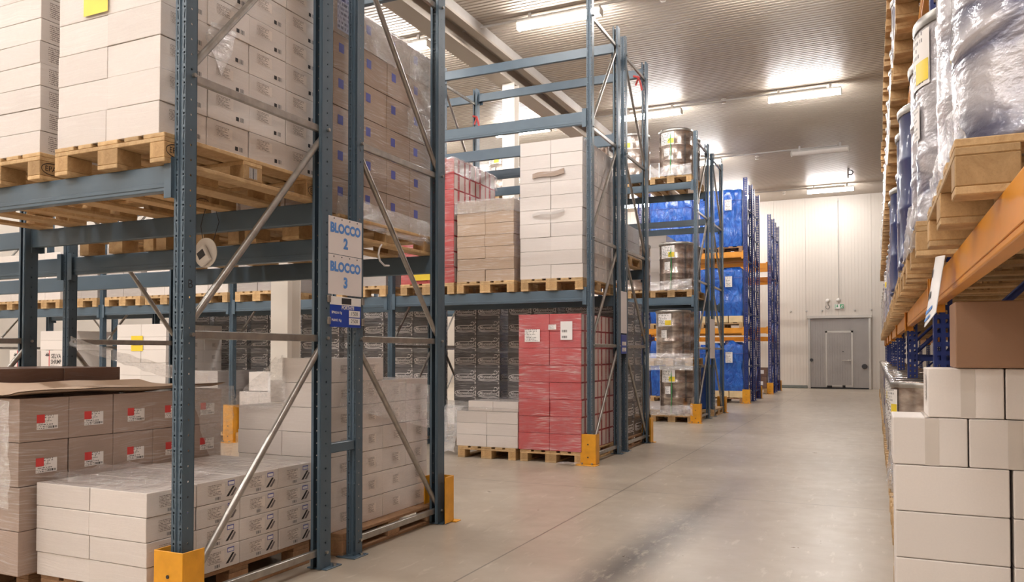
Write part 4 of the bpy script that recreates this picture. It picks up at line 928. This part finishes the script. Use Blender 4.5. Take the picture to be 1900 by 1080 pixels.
# ---------------------------------------------------------------- the right-hand row: loads
def rpallet(y0, y1, z, label, parts=True, x0=.156):
    return pallet(x0+.6, (y0+y1)/2, z, label, parts, y1-y0, 1.2, PI/2, False)
BAYN = ['nearest bay', 'second bay', 'third bay', 'fourth bay', 'fifth bay', 'sixth bay', 'last bay']
for b in range(7):
    for q in range(3):
        y0 = 1.0+3.9*b+.10+1.27*q; y1 = y0+1.16; pn = ['near', 'middle', 'far'][q]
        for z, ln, lim in ((1.71, 'lowest shelf', 0), (3.64, 'middle shelf', 1), (5.55, 'top shelf', 2)):
            if b < lim or y0 < 1.8 or (z == 5.55 and b > 4): continue
            near = (b == 0 or (b == 1 and z < 5)) and z < 5
            xo = .156+.02*noise.noise(Vector((b*3.3, q*1.7, z)))
            if b == 0 and q == 1: xo = .187; y0 -= .09; y1 -= .09
            rpallet(y0, y1, z, f'pallet at {pn} place of {ln}, {BAYN[b]}, right row', near, xo)
            if z == 5.55: continue
            navy = (b == 1 and q != 1 and z < 2)
            if navy: xo -= .04
            nm = 'navy drum' if navy else 'film-wrapped drum'
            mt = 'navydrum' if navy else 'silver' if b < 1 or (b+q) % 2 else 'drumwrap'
            for k in range(2):
                if b > 3 and k: continue
                h = .92; hh = 1
                drum(xo+.30, y0+.29+.58*k, z+.144, f"{nm}, {['nearer', 'farther'][k]} of pair, {pn} place, {ln}, {BAYN[b]} at right", mt, .285, h, b in (0, 3) and k == 0 and q == 2 and z < 3, None, 'plastic_drum' if navy else 'wrapped_drum', 'drums in right row', 'x')
                if z < 2 and b == 0 and q > 0: drum(xo+.89, y0+.29+.58*k, z+.144, f"{nm}, {['nearer', 'farther'][k]} of rear pair, {pn} place, {ln}, {BAYN[b]} at right", 'silver', .285, h, False, None, 'wrapped_drum', 'drums in right row')
FLOORP = [(1, 2)]+[(b, q) for b in range(2, 7) for q in range(3)]
for i, (fb, fq) in enumerate(FLOORP):
    y0 = 1.0+3.9*fb+.10+1.27*fq; xo = .10+.02*noise.noise(Vector((i*2.1, 4, 0)))
    rpallet(y0, y0+1.16, 0, f"pallet on the floor under drums, {['first', 'second', 'third', 'fourth', 'fifth', 'sixth', 'seventh', 'eighth', 'ninth', 'tenth', 'eleventh', 'twelfth', 'thirteenth', 'fourteenth', 'fifteenth', 'sixteenth'][i]} along right row", i < 2, xo)
    for k in range(2):
        if i > 8 and k: continue
        drum(xo+.31, y0+.29+.58*k, .144, f"film-wrapped drum on the floor, {['nearer', 'farther'][k]} one, {['first', 'second', 'third', 'fourth', 'fifth', 'sixth', 'seventh', 'eighth', 'ninth', 'tenth', 'eleventh', 'twelfth', 'thirteenth', 'fourteenth', 'fifteenth', 'sixteenth'][i]} pallet of right row", 'drumwrap', .29, .92, i < 3, None, 'wrapped_drum', 'drums in right row', 'x')
for i, y0 in enumerate((4.98, 6.2)):
    for k in range(2 if i == 0 else 1): rpallet(y0, y0+1.1, .146*k, f"{['low', 'upper'][k]} empty pallet on the floor, {['just past white carton pile', 'second along right row'][i]}", True, .095)
big_carton(.40, 6.55, .146, .5, .5, .42, 'whiteplain', 'white carton on floor pallet behind white carton pile at right', 'white_carton')
film('stretch_film', 'loose film spilling from floor pallet behind white cartons', [(.08, 7.0, .15), (.07, 8.2, .15), (.1, 8.2, .5), (.12, 7.0, .36)], (30, 16), .05, 34, 'filmthick', fr=6)
film('stretch_film', 'loose film round foot of near silver drums at right', [(.185, 2.3, 1.86), (.18, 3.4, 1.84), (.185, 3.4, 1.97), (.19, 2.3, 1.99)], (50, 12), .03, 36, 'filmthick')
film('stretch_film', 'torn film fluttering from second silver drum pallet at right', [(.14, 3.7, 1.80), (.12, 4.5, 1.76), (.14, 4.4, 2.02), (.15, 3.8, 2.0)], (40, 16), .05, 38, 'filmthick', fr=6)
# white paper tag on the orange beam
m = MB(); vs = []
for j in range(9):
    t = j/8
    for i in range(7):
        u = i/6; wd = .10+.26*t**1.4; vs.append((.255-.05*t-.03*math.sin(u*PI), 3.62-wd/2+wd*u-.12*t, 1.70-.24*t-.05*math.sin(u*PI)*t))
k = len(vs); vs += [(x+.002, y, z) for x, y, z in vs]
fs = [(j*7+i, j*7+i+1, (j+1)*7+i+1, (j+1)*7+i) for j in range(8) for i in range(6)]
m.polys(vs, fs+[tuple(k+a for a in reversed(f)) for f in fs], 'paper', True); pt = tag(m.build('paper_tag'), 'torn white paper tag hanging over orange beam', 'tag')
m = MB()
def tagp(u, t, o=.002):
    wd = .10+.26*t**1.4; return (.255-.05*t-.03*math.sin(u*PI)-o, 3.62-wd/2+wd*u-.12*t, 1.70-.24*t-.05*math.sin(u*PI)*t)
def tagpatch(u0, u1, t0, t1, mt):
    for i in range(6):
        a, b = u0+(u1-u0)*i/6, u0+(u1-u0)*(i+1)/6; m.face([tagp(a, t0), tagp(b, t0), tagp(b, t1), tagp(a, t1)], mt)
tagpatch(.15, .9, .78, .83, 'blueink'); tagpatch(.2, .85, .89, .93, 'blueink'); tagpatch(.30, .36, .52, .62, 'ink'); tagpatch(.42, .48, .52, .62, 'ink'); tagpatch(.55, .70, .54, .56, 'ink'); tagpatch(.55, .70, .60, .62, 'ink'); tagpatch(.40, .52, .18, .30, 'ink')
m.build('print', pt)
# white cartons and the brown box at the right front
pallet(.68, 4.42, 0, 'pallet under white carton pile at right front', False, 1.2, .8)
_tape = {}
def rc(x0, x1, z0, z1, d, label, tape=True, mat='whiteplain', y=4.0, name='white_carton', rz=0):
    sx, sz = x1-x0, z1-z0; m = MB(); m.bbox(-sx/2, 0, 0, sx/2, d, sz-.003, mat, .005, 2)
    o = tag(m.build(name, None, ((x0+x1)/2, y, z0), (0, 0, math.radians(rz))), label, 'carton', 'cartons at right front' )
    if tape:
        m = MB(); m.rect(-.028, .0, .056, sz-.006, 'tape'); m.build('tape', o, (.01, -.0008, 0), FY)
        m = MB(); m.rect(-.028, 0, .056, d, 'tape'); m.build('tape', o, (.01, 0, sz-.0022))
M['tape'] = plain('clear_packing_tape', srgb(212, 203, 194), .25, var=.03)
for k, (z0, z1) in enumerate(((.15, .386), (.386, .596), (.596, .806))):
    nm = ['bottom', 'second', 'third'][k]
    rc(.076, .522, z0, z1, .40, f'wide white carton, {nm} layer of pile at right front', False); rc(.536, .98, z0, z1, .40, f'wide white carton at right edge, {nm} layer of pile', False)
rc(.068, .366, .806, 1.022, .36, 'white taped carton at outer corner, fourth layer of right pile'); rc(.372, .70, .806, 1.022, .36, 'white taped carton at right edge, fourth layer of pile')
rc(.212, .506, 1.022, 1.244, .34, 'white taped carton under brown box at right front', True, 'whiteplain', 4.0); rc(.512, .80, 1.022, 1.244, .34, 'white carton at right edge under brown box', False)
rc(.322, .86, 1.244, 1.540, .30, 'large plain brown cardboard box atop white pile at right', False, 'brownplain', 3.98, 'brown_carton')
m = MB(); m.rect(-.02, .05, .05, .12, 'lblprint'); tag(m.build('paper_label', None, (.208, 4.12, 1.04), (PI/2, 0, -PI/2)), 'small label on side of carton under brown box', 'label')
# small things on the racks
for x, y, z, l in ((-5.84+.06, 11.26, 5.1, 'knotted on upright left of empty top beams'), (-3.10, 11.20, 5.33, 'knotted on upright right of empty top beams')):
    m = MB(); m.path([(-.08, 0, .03), (0, -.02, 0), (.03, -.03, -.09), (.05, -.02, -.2)], .016, 'redtape', 6); m.path([(0, -.02, 0), (-.04, -.03, -.12)], .013, 'redtape', 6); tag(m.build('warning_tape', None, (x, y-.06, z)), 'red and white warning tape '+l, 'tape')
e = empty('load_sign', (-3.0095, 10.05, 1.05), 'small blue load sign on third rack uprights', 'sign'); m = MB(); m.bbox(-.006, -.12, .25, 0, .12, .5, 'royal', .001); m.build('sign_board', e); m = MB(); m.rect(-.09, .28, .18, .05, 'lblprint'); m.rect(-.09, .36, .18, .05, 'lblprint'); m.build('number_plate', e, (.001, 0, 0), FX)
m = MB(); m.bbox(-.004, -.13, 0, 0, .13, .55, 'signpaper', .001); tag(m.build('bay_sign', None, (-3.0095, 10.05, 1.57)), 'pale sign in clear sleeve above small blue load sign', 'sign')
m = MB(); m.bbox(-.004, -.26, 0, 0, .26, .8, 'signpaper', .001); tag(m.build('bay_sign', None, (-3.0095, 16.26, 1.2)), 'pale sign sleeve on uprights past steel drums', 'sign')
m = MB(); m.bbox(-.004, -.06, 0, .0, .06, .28, 'signpaper', .001); tag(m.build('bay_sign', None, (.283, 8.8, 1.2)), 'white plate hung on navy upright at right', 'sign')
